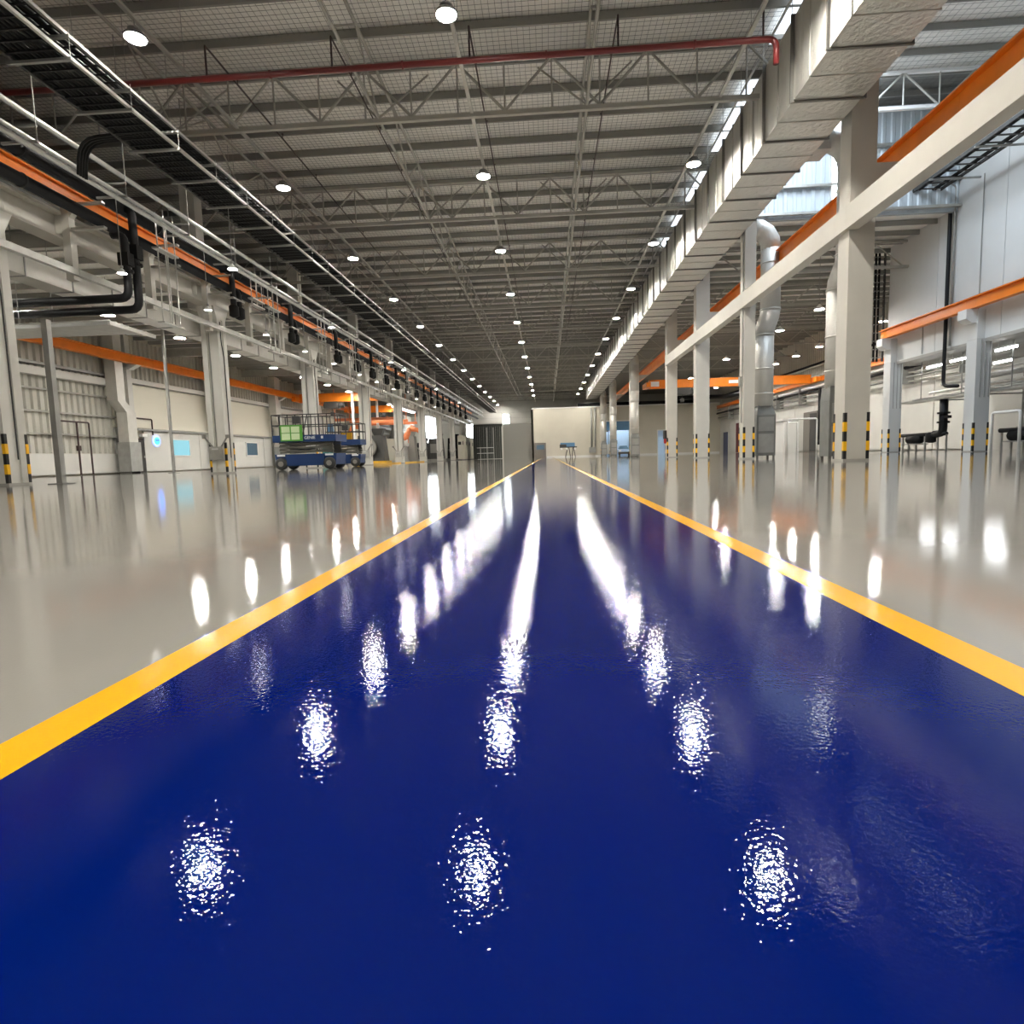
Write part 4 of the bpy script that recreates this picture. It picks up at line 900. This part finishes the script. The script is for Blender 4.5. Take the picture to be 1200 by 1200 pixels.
t = thing('glowing_strip', 'long glowing white strip behind the fifth left column', 'lamp', (-17.2, 71, 6.4))  # white overhead strip given a glow of its own
O('glow_face', MB().box(-17.5, -16.95, 66.5, 76, 6.32, 6.42), 'strip_glow', t); O('body', MB().box(-17.55, -16.9, 66.4, 76.1, 6.42, 6.6), 'white_paint', t)
for y in (68, 74): O('hanger_rod', MB().bar((-17.2, y, 6.6), (-17.2, y, 9.25), .015), 'galv_dull', t)
for n, (x, y) in enumerate(((-20.5, 62), (-19.6, 64.5), (-20.8, 72), (-19.8, 80))):
    t = thing('white_post', 'white steel post standing among the machines of the left bay, %s by distance' % ORD[n], 'post', (x, y, 0), 'white posts among the machines')
    O('post', MB().box(x - .12, x + .12, y - .12, y + .12, .03, 8.9), 'white_paint', t); O('base_plate', MB().box(x - .25, x + .25, y - .25, y + .25, 0, .03), 'machine_grey', t)
for n, y in enumerate((70, 80, 90)):
    t = thing('pale_screen', 'pale upright screen panel deep in the left bay, %s by distance' % ORD[n], 'screen', (-24, y, 0), 'pale screens of the left bay')
    O('panel', MB().box(-26, -22, y, y + .1, .25, 3.6), 'cabinet_cream', t)
    for x in (-25.9, -22.1): O('foot', MB().box(x - .1, x + .1, y - .4, y + .5, 0, .25), 'machine_grey', t)
for n in range(3): tag(O('jib_rail', MB().box(-24, -16.8, 66 + n * 5, 66.25 + n * 5, 4.9, 5.2).bar((-24, 66.1 + n * 5, 5.2), (-24, 66.1 + n * 5, 9.25), .05).bar((-17, 66.1 + n * 5, 5.2), (-17, 66.1 + n * 5, 9.25), .05), 'robot_orange'), 'faded orange jib rail in the left bay, %s' % ('nearest', 'middle', 'farthest')[n], 'rail', 'jib rails of the left bay')
# electrical cabinets along the far end of the column line
for n in range(5):
    y = 96.5 + n * 4.2; x = -14.0
    t = thing('control_cabinet', 'tall cream control cabinet at the far left, %s from the camera' % ORD[n], 'cabinet', (x, y, 0), 'cream control cabinets')
    O('body', MB().box(x - .7, x, y, y + 4.0, .12, 4.0), 'cabinet_cream', t); O('plinth', MB().box(x - .68, x - .04, y + .05, y + 3.95, 0, .12), 'machine_grey', t)
    O('door', MB().box(x, x + .03, y + .1, y + 1.95, .2, 3.9), 'cabinet_cream', t); O('door', MB().box(x, x + .03, y + 2.05, y + 3.9, .2, 3.9), 'cabinet_cream', t)
    O('screen', MB().box(x + .03, x + .05, y + .6, y + 1.5, 2.5, 3.1), 'door_dark', t, label='dark square window'); O('front_end', MB().box(x - .6, x - .1, y - .02, y, 2.5, 3.0), 'door_dark', t)
# dark curtain booth
t = thing('welding_booth', 'dark strip curtain booth beside the grey panel wall', 'booth', (-10.2, 100, 0))
for k in range(14): O('curtain_strip', MB().box(-12.7 + k * .35, -12.37 + k * .35, 102 + .05 * (k % 2), 102.04 + .05 * (k % 2), .05, 5.6), 'curtain_dark', t)
O('head_beam', MB().box(-12.8, -7.7, 101.8, 102.3, 5.6, 6.0), 'curtain_dark', t); O('side_sheet', MB().box(-12.8, -12.7, 102, 107, 0, 6), 'curtain_dark', t)
t = thing('scaffold_frame', 'pale scaffold frame in front of the dark curtain booth', 'frame', (-10, 97, 0))
for x in (-11.0, -9.9, -8.8): O('upright', MB().path([(x, 97, 0), (x, 97, 5.2 if x > -10 else 2.0)], .05, 6), 'galvanised', t)
for z in (1.0, 1.9): O('rail', MB().path([(-11.6, 97, z), (-8.8, 97, z)], .05, 6), 'white_paint', t)
# things by the beige partition
t = thing('inspection_trolley', 'black and blue equipment trolley with legs before the beige partition', 'trolley', (3.2, 90, 0))
O('bench', MB().box(1.9, 4.5, 89.7, 90.5, 1.45, 1.6), 'lift_dark', t); O('upper_panel', MB().box(2.0, 4.2, 90.2, 90.3, 1.6, 2.2), 'blue_deep', t)
O('case', MB().box(1.9, 2.9, 89.8, 90.4, 1.6, 1.95), 'machine_dark', t)
for x in (2.15, 2.95, 4.2): O('lamp_head', MB().lathe([(.06, 1.1), (.16, 1.2), (.16, 1.35), (.05, 1.42)], 8, (x, 89.8, 0)), 'reflector_white', t, True)
for x, dx in ((3.1, -.35), (3.3, .2), (3.9, -.15), (4.0, .25)): O('leg', MB().path([(x, 90, 1.45), (x + dx, 90, .02)], .07, 6), 'machine_dark', t)
t = thing('wall_pipe_box', 'grey vertical pipe with box on the beige partition', 'pipe', (7.8, 97.8, 0))
O('pipe', MB().path([(7.3, 97.8, 7.9), (7.3, 97.8, 1.4)], .12, 8).path([(7.9, 97.8, 7.9), (7.9, 97.8, 1.4)], .12, 8), 'galv_dull', t, True); O('box', MB().box(6.9, 8.0, 97.5, 98.01, .6, 1.5), 'galv_dull', t)
t = thing('forklift', 'pale machine parked in the first blue doorway', 'vehicle', (9.7, 97, 0))
O('mast', MB().box(9.35, 9.45, 97.2, 97.4, .1, 4.2).box(9.95, 10.05, 97.2, 97.4, .1, 4.2).box(9.35, 10.05, 97.2, 97.4, 3.9, 4.1), 'machine_dark', t)
O('body', MB().hexa([(9.1, 96.6, .3), (10.3, 96.6, .3), (10.3, 97.9, .3), (9.1, 97.9, .3)], [(9.3, 96.8, 1.7), (10.3, 96.8, 2.0), (10.3, 97.9, 2.0), (9.3, 97.9, 1.7)]), 'wall_cool', t)
for x in (9.2, 10.2): O('wheel', MB().path([(x - .1, 96.6, .4), (x + .1, 96.6, .4)], .4, 12), 'lift_dark', t, True)
t = thing('parked_car', 'pale blue car nose parked in the second blue doorway', 'car', (12.5, 97.4, 0))
O('body', MB().hexa([(11.5, 96.6, .35), (13.5, 96.6, .35), (13.5, 99, .35), (11.5, 99, .35)], [(11.55, 96.7, 1.0), (13.45, 96.7, 1.0), (13.45, 99, 1.1), (11.55, 99, 1.1)]), 'blue_sheet', t)
O('cabin', MB().hexa([(11.7, 97.4, 1.05), (13.3, 97.4, 1.05), (13.3, 99, 1.1), (11.7, 99, 1.1)], [(11.95, 97.9, 1.6), (13.05, 97.9, 1.6), (13.05, 99, 1.6), (11.95, 99, 1.6)]), 'pane_glass', t)
O('bumper', MB().box(11.5, 13.5, 96.5, 96.65, .25, .6), 'machine_dark', t)
for x in (11.75, 13.25): O('headlamp', MB().box(x - .18, x + .18, 96.56, 96.62, .68, .88), 'reflector_white', t); O('wheel', MB().path([(x - .12, 97.1, .33), (x + .12, 97.1, .33)], .33, 12), 'lift_dark', t, True)
t = thing('dark_gas_bottle', 'tall dark bottle trolley beside the second blue doorway', 'trolley', (11.0, 97.2, 0))
O('bottle', MB().lathe([(.18, .05), (.18, 1.6), (.08, 1.8), (.06, 2.0)], 10, (11.0, 97.2, 0)), 'machine_dark', t, True); O('pole', MB().path([(11.25, 97.2, 0), (11.25, 97.2, 5.4)], .07, 6), 'machine_dark', t); O('box', MB().box(10.7, 11.4, 96.9, 97.3, 1.9, 2.5), 'machine_dark', t)
t = thing('black_ceiling_duct', 'black horizontal duct above the beige partition top', 'duct', (8, 99, 9))
O('tube', MB().path([(5.2, 99.5, 8.42), (26, 99.5, 8.42)], .45, 10), 'black_foam', t, True); O('tray', MB().box(1.5, 27, 98.2, 98.8, 8.0, 8.1), 'white_paint', t)

for n, (x, y) in enumerate(((9.7, 99.0), (12.4, 99.0), (19, 99.2))):  # lamps added to brighten the doorways from inside
    cone(x, y, 6.6, 7.81, 'added white lamp brightening the %s doorway of the beige partition' % ('first blue', 'second blue', 'small pale')[n], 'added lamps inside the partition')
